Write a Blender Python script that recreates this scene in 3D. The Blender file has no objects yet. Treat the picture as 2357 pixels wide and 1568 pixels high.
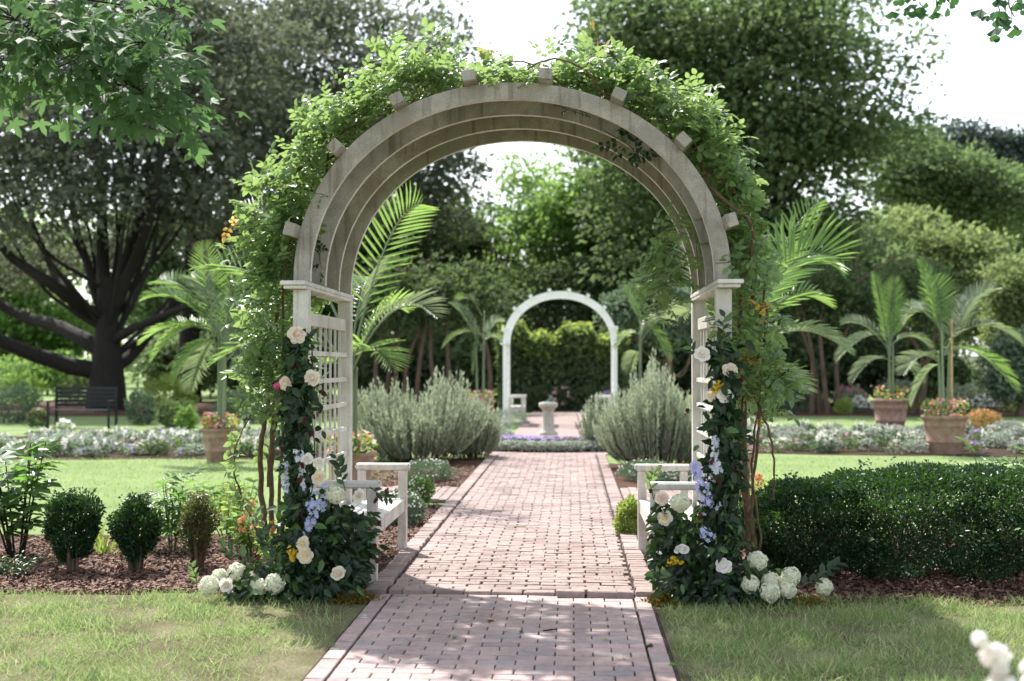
import bpy, math, random
import numpy as np
from mathutils import Vector, Matrix, Euler

rng = np.random.default_rng(11)
random.seed(11)
SC = bpy.context.scene
COL = SC.collection
R = math.radians

# ------------------------------------------------------------------ camera, sky, sun, exposure
CAM = Vector((0.406, -8.25, 1.55))
cd = bpy.data.cameras.new('camera')
cam = bpy.data.objects.new('camera', cd)
COL.objects.link(cam)
cam.location = CAM
cam.rotation_euler = (R(91.13), 0, R(2.75))
cd.sensor_width = 36
cd.lens = 43.49
cd.clip_start = 0.05
cd.clip_end = 3000
cd.dof.use_dof = True
cd.dof.focus_distance = 8.3
cd.dof.aperture_fstop = 1.9
SC.camera = cam

SUN_EL, SUN_AZ = 54.0, -30.0          # degrees; azimuth from +Y towards +X
world = bpy.data.worlds.new('World')
SC.world = world
world.use_nodes = True
wn = world.node_tree
bg = wn.nodes['Background']
sky = wn.nodes.new('ShaderNodeTexSky')
sky.sky_type = 'NISHITA'
sky.sun_disc = False
sky.sun_elevation = R(SUN_EL)
sky.sun_rotation = R(SUN_AZ)
sky.air_density = 1.2
sky.dust_density = 1.0
sky.ozone_density = 1.0
hs = wn.nodes.new('ShaderNodeHueSaturation')      # hazy, whitish summer sky
hs.inputs['Saturation'].default_value = 0.42
wn.links.new(sky.outputs[0], hs.inputs['Color'])
wn.links.new(hs.outputs[0], bg.inputs[0])
bg.inputs[1].default_value = 0.135
sd = bpy.data.lights.new('sun', 'SUN')
sd.energy = 3.8
sd.angle = R(0.7)
sd.color = (1.0, 0.965, 0.91)
sun = bpy.data.objects.new('sun', sd)
COL.objects.link(sun)
sdir = Vector((math.sin(R(SUN_AZ)) * math.cos(R(SUN_EL)), math.cos(R(SUN_AZ)) * math.cos(R(SUN_EL)), math.sin(R(SUN_EL))))
sun.rotation_euler = (-sdir).to_track_quat('-Z', 'Y').to_euler()
SC.view_settings.view_transform = 'Standard'
SC.view_settings.look = 'None'
SC.view_settings.gamma = 1
SC.view_settings.use_curve_mapping = False
SC.view_settings.exposure = 1.36
cy = SC.cycles
cy.max_bounces = 8
cy.diffuse_bounces = 5
cy.glossy_bounces = 3
cy.transmission_bounces = 5
cy.transparent_max_bounces = 6
cy.caustics_reflective = False
cy.caustics_refractive = False
cy.use_denoising = True
try:
    cy.denoiser = 'OPENIMAGEDENOISE'
except Exception:
    pass

# ------------------------------------------------------------------ picture -> place
F = 2847.3
ROT = Euler((R(91.13), 0, R(2.75))).to_matrix()


def ray(u, v):
    return ROT @ Vector(((u - 1178.5) / F, (784 - v) / F, -1))


def W(u, v, Y):
    d = ray(u, v)
    return CAM + d * ((Y - CAM.y) / d.y)


def S(Y):
    return F / (Y - CAM.y)


def G(u, v):
    d = ray(u, v)
    return CAM + d * (-CAM.z / d.z)


def gy(dist):
    return CAM.y + dist


# ------------------------------------------------------------------ scene bookkeeping
ORG = {}


def V3(p):
    return np.array([p[0], p[1], p[2]], float)


def thing(name, label, cat, loc=(0, 0, 0), group=None):
    o = bpy.data.objects.new(name, None)
    COL.objects.link(o)
    o.location = loc
    o.empty_display_size = 0.1
    ORG[o] = V3(loc)
    o['label'] = label
    o['category'] = cat
    if group:
        o['group'] = group
    return o


def tag(o, label, cat, group=None):
    o['label'] = label
    o['category'] = cat
    if group:
        o['group'] = group
    return o


def np_mesh(name, V, Fc, flat=False):
    V = np.ascontiguousarray(V, dtype=np.float32)
    Fc = np.ascontiguousarray(Fc, dtype=np.int32)
    m, k = Fc.shape
    me = bpy.data.meshes.new(name)
    me.vertices.add(len(V))
    me.vertices.foreach_set('co', V.ravel())
    me.loops.add(m * k)
    me.loops.foreach_set('vertex_index', Fc.ravel())
    me.polygons.add(m)
    me.polygons.foreach_set('loop_start', np.arange(0, m * k, k, dtype=np.int32))
    me.update(calc_edges=True)
    if flat:
        me.shade_flat()
    return me


def link(name, me, mat, parent=None, kind=None):
    o = bpy.data.objects.new(name, me)
    COL.objects.link(o)
    if mat is not None and len(me.materials) == 0:
        me.materials.append(mat)
    if parent is not None:
        o.parent = parent
    ORG[o] = ORG[parent] if parent is not None else np.zeros(3)
    if kind:
        o['kind'] = kind
    return o


class Q:
    """collects quads"""

    def __init__(s):
        s.V, s.F, s.n = [], [], 0

    def add(s, V, Fc):
        V = np.asarray(V, float)
        s.V.append(V)
        s.F.append(np.asarray(Fc, int) + s.n)
        s.n += len(V)
        return s

    def box(s, c, d, rot=None):
        x, y, z = d[0] / 2, d[1] / 2, d[2] / 2
        P = np.array([(-x, -y, -z), (x, -y, -z), (x, y, -z), (-x, y, -z), (-x, -y, z), (x, -y, z), (x, y, z), (-x, y, z)])
        if rot is not None:
            P = P @ np.array(rot).T
        return s.add(P + np.asarray(c, float), BOXF)

    def bbox(s, c, d, ch=0.006, rot=None):
        """box with chamfered long edges (all 12 edges, 24 vertices cut to quads): three crossed slabs"""
        x, y, z = d[0] / 2, d[1] / 2, d[2] / 2
        P = []
        for sx in (-1, 1):
            for sy in (-1, 1):
                for sz in (-1, 1):
                    P += [(sx * x, sy * (y - ch), sz * (z - ch)), (sx * (x - ch), sy * y, sz * (z - ch)), (sx * (x - ch), sy * (y - ch), sz * z)]
        P = np.array(P)
        i = lambda a, b, c, k: (a * 4 + b * 2 + c) * 3 + k
        Fc = [(i(0, 0, 0, 0), i(0, 0, 1, 0), i(0, 1, 1, 0), i(0, 1, 0, 0)), (i(1, 0, 0, 0), i(1, 1, 0, 0), i(1, 1, 1, 0), i(1, 0, 1, 0)),
              (i(0, 0, 0, 1), i(1, 0, 0, 1), i(1, 0, 1, 1), i(0, 0, 1, 1)), (i(0, 1, 0, 1), i(0, 1, 1, 1), i(1, 1, 1, 1), i(1, 1, 0, 1)),
              (i(0, 0, 0, 2), i(0, 1, 0, 2), i(1, 1, 0, 2), i(1, 0, 0, 2)), (i(0, 0, 1, 2), i(1, 0, 1, 2), i(1, 1, 1, 2), i(0, 1, 1, 2))]
        for a in (0, 1):
            for b in (0, 1):
                Fc.append((i(a, b, 0, 0), i(a, b, 1, 0), i(a, b, 1, 1), i(a, b, 0, 1)))
                Fc.append((i(a, 0, b, 0), i(a, 1, b, 0), i(a, 1, b, 2), i(a, 0, b, 2)))
                Fc.append((i(0, a, b, 1), i(1, a, b, 1), i(1, a, b, 2), i(0, a, b, 2)))
        if rot is not None:
            P = P @ np.array(rot).T
        return s.add(P + np.asarray(c, float), Fc)

    def tube(s, pts, rad, n=8):
        pts = np.asarray([V3(p) for p in pts])
        m = len(pts)
        if np.isscalar(rad):
            rad = [rad] * m
        T = np.gradient(pts, axis=0)
        T /= np.linalg.norm(T, axis=1)[:, None] + 1e-9
        a = np.array([0.31, 0.17, 0.93]) if abs(T[0][2]) < 0.9 else np.array([0.97, 0.2, 0.1])
        Vv = []
        x = np.cross(T[0], a)
        x /= np.linalg.norm(x)
        for k in range(m):
            x = x - T[k] * np.dot(x, T[k])
            x /= np.linalg.norm(x) + 1e-9
            y = np.cross(T[k], x)
            for j in range(n):
                t = 2 * math.pi * j / n
                Vv.append(pts[k] + rad[k] * (math.cos(t) * x + math.sin(t) * y))
        Fc = []
        for k in range(m - 1):
            for j in range(n):
                j2 = (j + 1) % n
                Fc.append((k * n + j, k * n + j2, (k + 1) * n + j2, (k + 1) * n + j))
        return s.add(Vv, Fc)

    def lathe(s, c, prof, n=24):
        Vv, Fc = [], []
        for r, z in prof:
            for j in range(n):
                t = 2 * math.pi * j / n
                Vv.append((c[0] + r * math.cos(t), c[1] + r * math.sin(t), c[2] + z))
        for k in range(len(prof) - 1):
            for j in range(n):
                j2 = (j + 1) % n
                Fc.append((k * n + j, k * n + j2, (k + 1) * n + j2, (k + 1) * n + j))
        return s.add(Vv, Fc)

    def arrays(s):
        return np.concatenate(s.V), np.concatenate(s.F)

    def build(s, name, mat, parent=None, flat=True, kind=None):
        V, Fc = s.arrays()
        if parent is not None:
            V = V - ORG[parent]
        return link(name, np_mesh(name, V, Fc, flat), mat, parent, kind)


BOXF = np.array([(0, 3, 2, 1), (4, 5, 6, 7), (0, 1, 5, 4), (1, 2, 6, 5), (2, 3, 7, 6), (3, 0, 4, 7)])


def norm(a):
    return a / (np.linalg.norm(a, axis=-1, keepdims=True) + 1e-9)


def frames(D, N):
    y = norm(D)
    x = np.cross(y, N)
    bad = np.linalg.norm(x, axis=-1) < 1e-3
    if bad.any():
        x[bad] = np.cross(y[bad], np.array([0.3, 0.8, 0.5]))
    x = norm(x)
    z = np.cross(x, y)
    return np.stack([x, y, z], axis=2)


def inst(tm, M, T, sc):
    Vt, Ft = tm
    n, k = len(T), len(Vt)
    V = np.einsum('nij,kj->nki', M, Vt) * np.asarray(sc).reshape(n, 1, 1) + T[:, None, :]
    Fc = Ft[None] + (np.arange(n) * k)[:, None, None]
    return V.reshape(-1, 3), Fc.reshape(-1, Ft.shape[1])


def scatter(name, tms, M, T, sc, mat, parent=None, kind='stuff', flat=False):
    if not isinstance(tms, list):
        tms = [tms]
    q = Q()
    n = len(T)
    pick = rng.integers(0, len(tms), n)
    for i, tm in enumerate(tms):
        s = pick == i
        if s.any():
            q.add(*inst(tm, M[s], T[s], np.asarray(sc)[s]))
    return q.build(name, mat, parent, flat, kind)


def leafy(parent, tms, M, T, sc, mat, nparts, score, part='leaf', stuff='foliage'):
    """the nparts pieces with the lowest score become parts of their own, the rest one joined part"""
    if not isinstance(tms, list):
        tms = [tms]
    order = np.argsort(score)
    meshes = []
    for tm in tms:
        me = np_mesh(part, tm[0], tm[1])
        me.materials.append(mat)
        meshes.append(me)
    for i in order[:nparts]:
        me = meshes[int(rng.integers(len(meshes)))]
        o = bpy.data.objects.new(part, me)
        COL.objects.link(o)
        o.parent = parent
        m3 = Matrix(M[i].tolist()) * float(sc[i])
        o.matrix_basis = Matrix.Translation(Vector(T[i] - ORG[parent])) @ m3.to_4x4()
    rest = order[nparts:]
    if len(rest):
        scatter(stuff, tms, M[rest], T[rest], np.asarray(sc)[rest], mat, parent)


def copy_tree(o, parent=None):
    c = o.copy()
    COL.objects.link(c)
    if parent is not None:
        c.parent = parent
    ORG[c] = ORG.get(o, np.zeros(3))
    for ch in list(o.children):
        copy_tree(ch, c)
    return c


def dup(root, loc, label=None, group=None, rz=0.0, s=1.0):
    c = copy_tree(root)
    c.location = loc
    c.rotation_euler = (0, 0, rz)
    c.scale = (s, s, s) if np.isscalar(s) else s
    ORG[c] = V3(loc)
    if label:
        c['label'] = label
    if group:
        c['group'] = group
    return c


def rdir(n, up=0.0):
    d = rng.normal(size=(n, 3))
    d = norm(d)
    d[:, 2] += up
    return norm(d)


# ------------------------------------------------------------------ leaf templates (y along, z normal)
def leaf2(L=1, w=.5, fold=.08, curl=.1):
    return (np.array([(0, 0, 0), (w * .48, L * .3, fold), (w * .38, L * .68, fold * .7), (0, L, -curl * L), (-w * .38, L * .68, fold * .7), (-w * .48, L * .3, fold)]),
            np.array([(0, 1, 2, 3), (0, 3, 4, 5)]))


def leaf1(L=1, w=.6, fold=.1):
    return (np.array([(0, 0, 0), (w * .5, L * .45, fold), (0, L, 0), (-w * .5, L * .45, fold)]), np.array([(0, 1, 2, 3)]))


def pinnate(n=2, ll=.42, w=.24, seed=0):
    r = np.random.default_rng(seed)
    V, Fc, k = [], [], 0
    lv, lf = leaf2(1, w / ll, .07, .12)

    def put(p, ang, s, tilt):
        nonlocal k
        c, si = math.cos(ang), math.sin(ang)
        A = lv * s
        A = np.stack([A[:, 0] * c - A[:, 1] * si, A[:, 0] * si + A[:, 1] * c, A[:, 2] + A[:, 1] * tilt], 1) + p
        V.append(A)
        Fc.append(lf + k)
        k += len(A)
    for i in range(n):
        y = .3 + .34 * i
        for sgn in (-1, 1):
            put(np.array([0, y, 0]), sgn * R(-62 + r.uniform(-10, 10)), ll * r.uniform(.85, 1.1), r.uniform(-.35, .1))
    put(np.array([0, .3 + .34 * (n - 1) + .18, 0]), R(r.uniform(-8, 8)), ll * 1.15, r.uniform(-.4, 0))
    V.append(np.array([(-.008, 0, -.005), (.008, 0, -.005), (.006, .3 + .34 * n, -.005), (-.006, .3 + .34 * n, -.005)]))
    Fc.append(np.array([(0, 1, 2, 3)]) + k)
    return np.concatenate(V), np.concatenate(Fc)


def maple_tm(seed=0):
    r = np.random.default_rng(seed)
    V = [(0, 0, 0)]
    Fc = []
    angs = [-128, -66, 0, 66, 128]
    lens = [.42, .72, .9, .72, .42]
    nang = [-165, -97, -33, 33, 97, 165]
    nl = [.16, .27, .3, .3, .27, .16]
    ids_n = []
    for a, l in zip(nang, nl):
        V.append((math.sin(R(a)) * l, math.cos(R(a)) * l, r.uniform(-.02, .02)))
        ids_n.append(len(V) - 1)
    for i, (a, l) in enumerate(zip(angs, lens)):
        a += r.uniform(-6, 6)
        z = -.12 * l + r.uniform(-.1, .04)
        tip = len(V)
        V.append((math.sin(R(a)) * l, math.cos(R(a)) * l, z))
        sh = []
        for sg in (-1, 1):
            da = 17 * sg
            V.append((math.sin(R(a + da)) * l * .68, math.cos(R(a + da)) * l * .68, z * .4 + .02))
            sh.append(len(V) - 1)
        Fc.append((0, ids_n[i], sh[0], tip))
        Fc.append((0, tip, sh[1], ids_n[i + 1]))
    k = len(V)
    V += [(-.012, -.45, -.12), (.012, -.45, -.12), (.01, 0, 0), (-.01, 0, 0)]
    Fc.append((k, k + 1, k + 2, k + 3))
    A = np.array(V)
    A[:, 1] += .45
    return A, np.array(Fc)


def ginkgo_tm(seed=0):
    r = np.random.default_rng(seed)
    V = [(0, .5, 0)]
    Fc = []
    an = np.linspace(-62, 62, 9)
    for i, a in enumerate(an):
        l = .62 if i != 4 else .5
        l *= r.uniform(.95, 1.04)
        V.append((math.sin(R(a)) * l, .5 + math.cos(R(a)) * l, .05 * math.sin(i * 1.7) + r.uniform(-.02, .02)))
    for i in range(0, 8, 2):
        Fc.append((0, i + 1, i + 2, i + 3))
    k = len(V)
    V += [(-.012, 0, 0), (.012, 0, 0), (.01, .5, 0), (-.01, .5, 0)]
    Fc.append((k, k + 1, k + 2, k + 3))
    return np.array(V), np.array(Fc)


def blade_tm(L=1, w=.08, bend=.3):
    return (np.array([(-w / 2, 0, 0), (w / 2, 0, 0), (w * .42, L * .55, -bend * .25), (-w * .42, L * .55, -bend * .25), (w * .06, L, -bend), (-w * .06, L, -bend)]),
            np.array([(0, 1, 2, 3), (3, 2, 4, 5)]))


ROSE_LEAF = [pinnate(2, .44, .29, i) for i in range(4)] + [pinnate(3, .4, .25, 9), pinnate(1, .5, .33, 12)]

# ------------------------------------------------------------------ materials


def newmat(name):
    m = bpy.data.materials.new(name)
    m.use_nodes = True
    nt = m.node_tree
    return m, nt, nt.nodes['Principled BSDF'], nt.nodes['Material Output']


def N(nt, typ, **kw):
    n = nt.nodes.new(typ)
    for k, v in kw.items():
        setattr(n, k, v)
    return n


def rndval(nt):
    g = N(nt, 'ShaderNodeNewGeometry')
    oi = N(nt, 'ShaderNodeObjectInfo')
    a = N(nt, 'ShaderNodeMath', operation='ADD')
    nt.links.new(g.outputs['Random Per Island'], a.inputs[0])
    nt.links.new(oi.outputs['Random'], a.inputs[1])
    f = N(nt, 'ShaderNodeMath', operation='FRACT')
    nt.links.new(a.outputs[0], f.inputs[0])
    return f.outputs[0]


def ramp(nt, fac, stops, interp='LINEAR'):
    r = N(nt, 'ShaderNodeValToRGB')
    r.color_ramp.interpolation = interp
    el = r.color_ramp.elements
    while len(el) < len(stops):
        el.new(0.5)
    for e, (p, c) in zip(el, stops):
        e.position = p
        e.color = (c[0], c[1], c[2], 1)
    if fac is not None:
        nt.links.new(fac, r.inputs[0])
    return r.outputs[0]


def leafmat(name, c1, c2, tr, tfac=.4, rough=.45, spec=.4, extra=None):
    """two-tone leaf with light coming through it; extra = (share, colour) of odd leaves"""
    m, nt, p, out = newmat(name)
    rv = rndval(nt)
    st = [(0, c1), (.9 if extra else 1, c2)]
    if extra:
        st += [(1 - extra[0], c2), (1 - extra[0] + .001, extra[1])]
        st[1] = (max(.5, .95 - extra[0]), c2)
    col = ramp(nt, rv, st)
    nt.links.new(col, p.inputs['Base Color'])
    p.inputs['Roughness'].default_value = rough
    p.inputs['Specular IOR Level'].default_value = spec
    t = N(nt, 'ShaderNodeBsdfTranslucent')
    mixc = N(nt, 'ShaderNodeMix', data_type='RGBA', blend_type='MIX')
    mixc.inputs[0].default_value = .35
    mixc.inputs[6].default_value = (*tr, 1)
    nt.links.new(col, mixc.inputs[7])
    if not extra:
        mixc.inputs[0].default_value = .12
    nt.links.new(mixc.outputs[2], t.inputs[0])
    mx = N(nt, 'ShaderNodeMixShader')
    mx.inputs[0].default_value = tfac
    nt.links.new(p.outputs[0], mx.inputs[1])
    nt.links.new(t.outputs[0], mx.inputs[2])
    nt.links.new(mx.outputs[0], out.inputs[0])
    return m


def plain(name, c, rough=.6, c2=None, scale=8, spec=.3, bump=0, bscale=None):
    m, nt, p, out = newmat(name)
    p.inputs['Roughness'].default_value = rough
    p.inputs['Specular IOR Level'].default_value = spec
    p.inputs['Base Color'].default_value = (*c, 1)
    tc = N(nt, 'ShaderNodeTexCoord')
    if c2:
        no = N(nt, 'ShaderNodeTexNoise')
        no.inputs['Scale'].default_value = scale
        no.inputs['Detail'].default_value = 6
        nt.links.new(tc.outputs['Object'], no.inputs['Vector'])
        nt.links.new(ramp(nt, no.outputs[0], [(.35, c), (.65, c2)]), p.inputs['Base Color'])
    if bump:
        nb = N(nt, 'ShaderNodeTexNoise')
        nb.inputs['Scale'].default_value = bscale or scale * 4
        nb.inputs['Detail'].default_value = 5
        nt.links.new(tc.outputs['Object'], nb.inputs['Vector'])
        b = N(nt, 'ShaderNodeBump')
        b.inputs['Strength'].default_value = bump
        b.inputs['Distance'].default_value = .02
        nt.links.new(nb.outputs[0], b.inputs['Height'])
        nt.links.new(b.outputs[0], p.inputs['Normal'])
    return m


def barkmat(name, c, c2):
    m, nt, p, out = newmat(name)
    tc = N(nt, 'ShaderNodeTexCoord')
    mp = N(nt, 'ShaderNodeMapping')
    mp.inputs['Scale'].default_value = (6, 6, 1.2)
    nt.links.new(tc.outputs['Object'], mp.inputs[0])
    no = N(nt, 'ShaderNodeTexNoise')
    no.inputs['Scale'].default_value = 2.5
    no.inputs['Detail'].default_value = 8
    no.inputs['Roughness'].default_value = .7
    nt.links.new(mp.outputs[0], no.inputs['Vector'])
    nt.links.new(ramp(nt, no.outputs[0], [(.35, c), (.65, c2)]), p.inputs['Base Color'])
    p.inputs['Roughness'].default_value = .9
    b = N(nt, 'ShaderNodeBump')
    b.inputs['Strength'].default_value = .8
    b.inputs['Distance'].default_value = .05
    nt.links.new(no.outputs[0], b.inputs['Height'])
    nt.links.new(b.outputs[0], p.inputs['Normal'])
    return m


def paintmat(name, base, dirt, amount, streak):
    """old white paint: fine lichen speckle, broad grey staining and dark drips"""
    m, nt, p, out = newmat(name)
    tc = N(nt, 'ShaderNodeTexCoord')
    n1 = N(nt, 'ShaderNodeTexNoise')
    n1.inputs['Scale'].default_value = 3.0
    n1.inputs['Detail'].default_value = 8
    n1.inputs['Roughness'].default_value = .65
    nt.links.new(tc.outputs['Object'], n1.inputs['Vector'])
    n2 = N(nt, 'ShaderNodeTexNoise')
    n2.inputs['Scale'].default_value = 110
    n2.inputs['Detail'].default_value = 3
    nt.links.new(tc.outputs['Object'], n2.inputs['Vector'])
    mp = N(nt, 'ShaderNodeMapping')
    mp.inputs['Scale'].default_value = (9, 9, .7)
    nt.links.new(tc.outputs['Object'], mp.inputs[0])
    n3 = N(nt, 'ShaderNodeTexNoise')
    n3.inputs['Scale'].default_value = 2.2
    n3.inputs['Detail'].default_value = 4
    nt.links.new(mp.outputs[0], n3.inputs['Vector'])
    a = N(nt, 'ShaderNodeMath', operation='MULTIPLY_ADD')
    a.inputs[1].default_value = .45
    nt.links.new(n2.outputs[0], a.inputs[0])
    nt.links.new(n1.outputs[0], a.inputs[2])
    lo = ramp(nt, a.outputs[0], [(.62 - amount * .35, base), (.9 - amount * .15, dirt)])
    st = N(nt, 'ShaderNodeMix', data_type='RGBA', blend_type='MULTIPLY')
    st.inputs[0].default_value = streak
    nt.links.new(lo, st.inputs[6])
    nt.links.new(ramp(nt, n3.outputs[0], [(.3, (.42, .38, .33)), (.46, (1, 1, 1))]), st.inputs[7])
    nt.links.new(st.outputs[2], p.inputs['Base Color'])
    p.inputs['Roughness'].default_value = .62
    b = N(nt, 'ShaderNodeBump')
    b.inputs['Strength'].default_value = .25
    b.inputs['Distance'].default_value = .004
    nt.links.new(n2.outputs[0], b.inputs['Height'])
    nt.links.new(b.outputs[0], p.inputs['Normal'])
    return m


def brickmat(name, stops):
    m, nt, p, out = newmat(name)
    rv = rndval(nt)
    col = ramp(nt, rv, stops)
    tc = N(nt, 'ShaderNodeTexCoord')
    geo = N(nt, 'ShaderNodeNewGeometry')
    n1 = N(nt, 'ShaderNodeTexNoise')
    n1.inputs['Scale'].default_value = 22
    n1.inputs['Detail'].default_value = 9
    n1.inputs['Roughness'].default_value = .75
    nt.links.new(geo.outputs['Position'], n1.inputs['Vector'])
    mx = N(nt, 'ShaderNodeMix', data_type='RGBA', blend_type='MULTIPLY')
    mx.inputs[0].default_value = 1
    nt.links.new(col, mx.inputs[6])
    nt.links.new(ramp(nt, n1.outputs[0], [(.28, (.6, .58, .57)), (.5, (.95, .95, .95)), (.72, (1.12, 1.1, 1.08))]), mx.inputs[7])
    n2 = N(nt, 'ShaderNodeTexNoise')
    n2.inputs['Scale'].default_value = 1.7
    n2.inputs['Detail'].default_value = 5
    nt.links.new(geo.outputs['Position'], n2.inputs['Vector'])
    m2 = N(nt, 'ShaderNodeMix', data_type='RGBA', blend_type='MULTIPLY')
    m2.inputs[0].default_value = 1
    nt.links.new(mx.outputs[2], m2.inputs[6])
    nt.links.new(ramp(nt, n2.outputs[0], [(.32, (.72, .71, .7)), (.6, (1, 1, 1))]), m2.inputs[7])
    nt.links.new(m2.outputs[2], p.inputs['Base Color'])
    p.inputs['Roughness'].default_value = .85
    p.inputs['Specular IOR Level'].default_value = .25
    b = N(nt, 'ShaderNodeBump')
    b.inputs['Strength'].default_value = .5
    b.inputs['Distance'].default_value = .006
    nt.links.new(n1.outputs[0], b.inputs['Height'])
    nt.links.new(b.outputs[0], p.inputs['Normal'])
    return m


def groundmat(name, stops, scale, bump=.5, fine=60):
    m, nt, p, out = newmat(name)
    geo = N(nt, 'ShaderNodeNewGeometry')
    n1 = N(nt, 'ShaderNodeTexNoise')
    n1.inputs['Scale'].default_value = scale
    n1.inputs['Detail'].default_value = 6
    nt.links.new(geo.outputs['Position'], n1.inputs['Vector'])
    n2 = N(nt, 'ShaderNodeTexNoise')
    n2.inputs['Scale'].default_value = fine
    n2.inputs['Detail'].default_value = 6
    n2.inputs['Roughness'].default_value = .7
    nt.links.new(geo.outputs['Position'], n2.inputs['Vector'])
    a = N(nt, 'ShaderNodeMix', data_type='FLOAT')
    a.inputs[0].default_value = .5
    nt.links.new(n1.outputs[0], a.inputs[2])
    nt.links.new(n2.outputs[0], a.inputs[3])
    nt.links.new(ramp(nt, a.outputs[0], stops), p.inputs['Base Color'])
    p.inputs['Roughness'].default_value = .95
    p.inputs['Specular IOR Level'].default_value = .1
    b = N(nt, 'ShaderNodeBump')
    b.inputs['Strength'].default_value = bump
    b.inputs['Distance'].default_value = .03
    nt.links.new(n2.outputs[0], b.inputs['Height'])
    nt.links.new(b.outputs[0], p.inputs['Normal'])
    return m


MAT = dict(
    lawn=groundmat('lawn', [(.3, (.11, .16, .06)), (.5, (.17, .23, .09)), (.7, (.24, .29, .13))], .8, .4, 45),
    thatch=groundmat('thatch', [(.36, (.1, .078, .048)), (.5, (.2, .185, .1)), (.64, (.38, .33, .22))], 2.2, .9, 95),
    mulch=groundmat('mulch', [(.35, (.045, .026, .018)), (.55, (.11, .06, .042)), (.7, (.17, .1, .075))], 5, .8, 80),
    sand=groundmat('joint_sand', [(.35, (.04, .033, .028)), (.65, (.11, .09, .075))], 12, .6, 120),
    brick_new=brickmat('brick_new', [(0, (.41, .3, .275)), (.3, (.48, .36, .335)), (.6, (.44, .33, .31)), (.85, (.38, .305, .295)), (1, (.32, .275, .275))]),
    brick_old=brickmat('brick_old', [(0, (.3, .222, .203)), (.4, (.37, .283, .26)), (.75, (.34, .258, .236)), (1, (.26, .2, .186))]),
    paint=paintmat('white_paint', (.76, .73, .71), (.47, .44, .39), .36, .45),
    fresh=plain('fresh_white_paint', (.84, .84, .85), .5),
    weathered=paintmat('weathered_paint', (.55, .515, .48), (.26, .235, .205), .7, .75),
    mossy=paintmat('mossy_paint', (.6, .56, .5), (.27, .245, .19), .74, .7),
    bark_dark=barkmat('bark_dark', (.006, .005, .004), (.02, .016, .012)),
    bark_brown=barkmat('bark_brown', (.07, .045, .03), (.17, .115, .08)),
    cane=plain('cane', (.075, .045, .026), .7, (.14, .09, .045), 30),
    green_stem=plain('green_stem', (.06, .09, .025), .6, (.1, .13, .04), 30),
    terracotta=plain('terracotta', (.27, .16, .12), .85, (.36, .25, .2), 9, .2, .3),
    stone=plain('stone', (.42, .38, .32), .85, (.55, .5, .43), 12, .2, .4),
    soil=plain('soil', (.03, .02, .015), .95, (.07, .045, .03), 30, .1, .6),
    dark_metal=plain('dark_metal', (.012, .014, .02), .45),
    bronze=plain('verdigris_bronze', (.22, .34, .3), .6, (.3, .42, .38), 20),
    rose_leaf=leafmat('rose_leaf', (.055, .12, .043), (.14, .22, .08), (.38, .54, .16), .4, .36, .55),
    gold_leaf=leafmat('gold_leaf', (.5, .3, .07), (.62, .42, .14), (.9, .55, .12), .4, .5, .3),
    coleus=leafmat('coleus_leaf', (.3, .2, .07), (.42, .3, .12), (.6, .45, .15), .3, .7, .15),
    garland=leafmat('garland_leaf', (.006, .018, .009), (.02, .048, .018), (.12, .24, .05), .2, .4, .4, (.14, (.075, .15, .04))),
    box=leafmat('box_leaf', (.008, .028, .01), (.024, .07, .023), (.1, .22, .03), .2, .42, .4),
    box_brown=leafmat('box_leaf_dry', (.04, .055, .02), (.09, .1, .035), (.25, .3, .06), .3, .4, .4, (.1, (.2, .13, .04))),
    oak=leafmat('oak_leaf', (.1, .115, .085), (.17, .19, .14), (.22, .26, .14), .3, .75, .15),
    maple_far=leafmat('maple_far', (.085, .125, .065), (.15, .2, .1), (.26, .38, .13), .38, .75, .15),
    shade=leafmat('shade_tree_leaf', (.07, .105, .055), (.15, .2, .095), (.24, .35, .12), .35, .75, .15),
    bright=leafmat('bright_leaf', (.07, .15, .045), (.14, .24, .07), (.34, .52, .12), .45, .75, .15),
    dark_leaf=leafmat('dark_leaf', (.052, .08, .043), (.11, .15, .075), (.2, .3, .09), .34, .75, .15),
    conifer=leafmat('conifer_leaf', (.05, .07, .065), (.085, .11, .095), (.06, .1, .06), .2, .75, .15),
    maple=leafmat('maple_leaf', (.035, .08, .034), (.08, .145, .06), (.17, .31, .1), .36, .6, .2),
    ginkgo=leafmat('ginkgo_leaf', (.02, .07, .03), (.045, .12, .04), (.1, .25, .05), .3, .5, .35),
    palm=leafmat('palm_leaf', (.06, .15, .04), (.15, .26, .08), (.4, .6, .14), .42, .3, .6),
    palm_dull=leafmat('palm_leaf_dull', (.16, .21, .14), (.28, .33, .22), (.34, .45, .18), .34, .32, .7),
    lavender=leafmat('lavender_leaf', (.24, .28, .2), (.42, .46, .36), (.4, .46, .28), .35, .6, .25),
    meadow=leafmat('feathery_leaf', (.13, .18, .075), (.22, .27, .12), (.36, .46, .16), .4, .75, .15),
    silver=leafmat('silver_leaf', (.3, .34, .28), (.5, .53, .46), (.35, .4, .3), .25, .7, .2),
    sage=leafmat('sage_leaf', (.1, .15, .1), (.19, .25, .17), (.2, .3, .14), .25, .75, .15),
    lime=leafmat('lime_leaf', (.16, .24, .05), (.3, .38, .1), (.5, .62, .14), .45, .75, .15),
    hydra_leaf=leafmat('hydrangea_leaf', (.03, .08, .03), (.08, .16, .05), (.25, .48, .08), .4, .4, .45),
    grass=leafmat('grass_blade', (.1, .185, .06), (.27, .36, .135), (.44, .58, .19), .42, .5, .3, (.2, (.56, .5, .34))),
    straw=plain('straw', (.4, .27, .13), .7, (.55, .4, .22), 20),
    chip=leafmat('bark_chip', (.05, .026, .018), (.26, .15, .11), (.1, .05, .03), .03, .8, .3),
    moss=leafmat('moss', (.06, .055, .012), (.2, .15, .025), (.2, .16, .03), .2, .9, .1),
)


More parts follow.
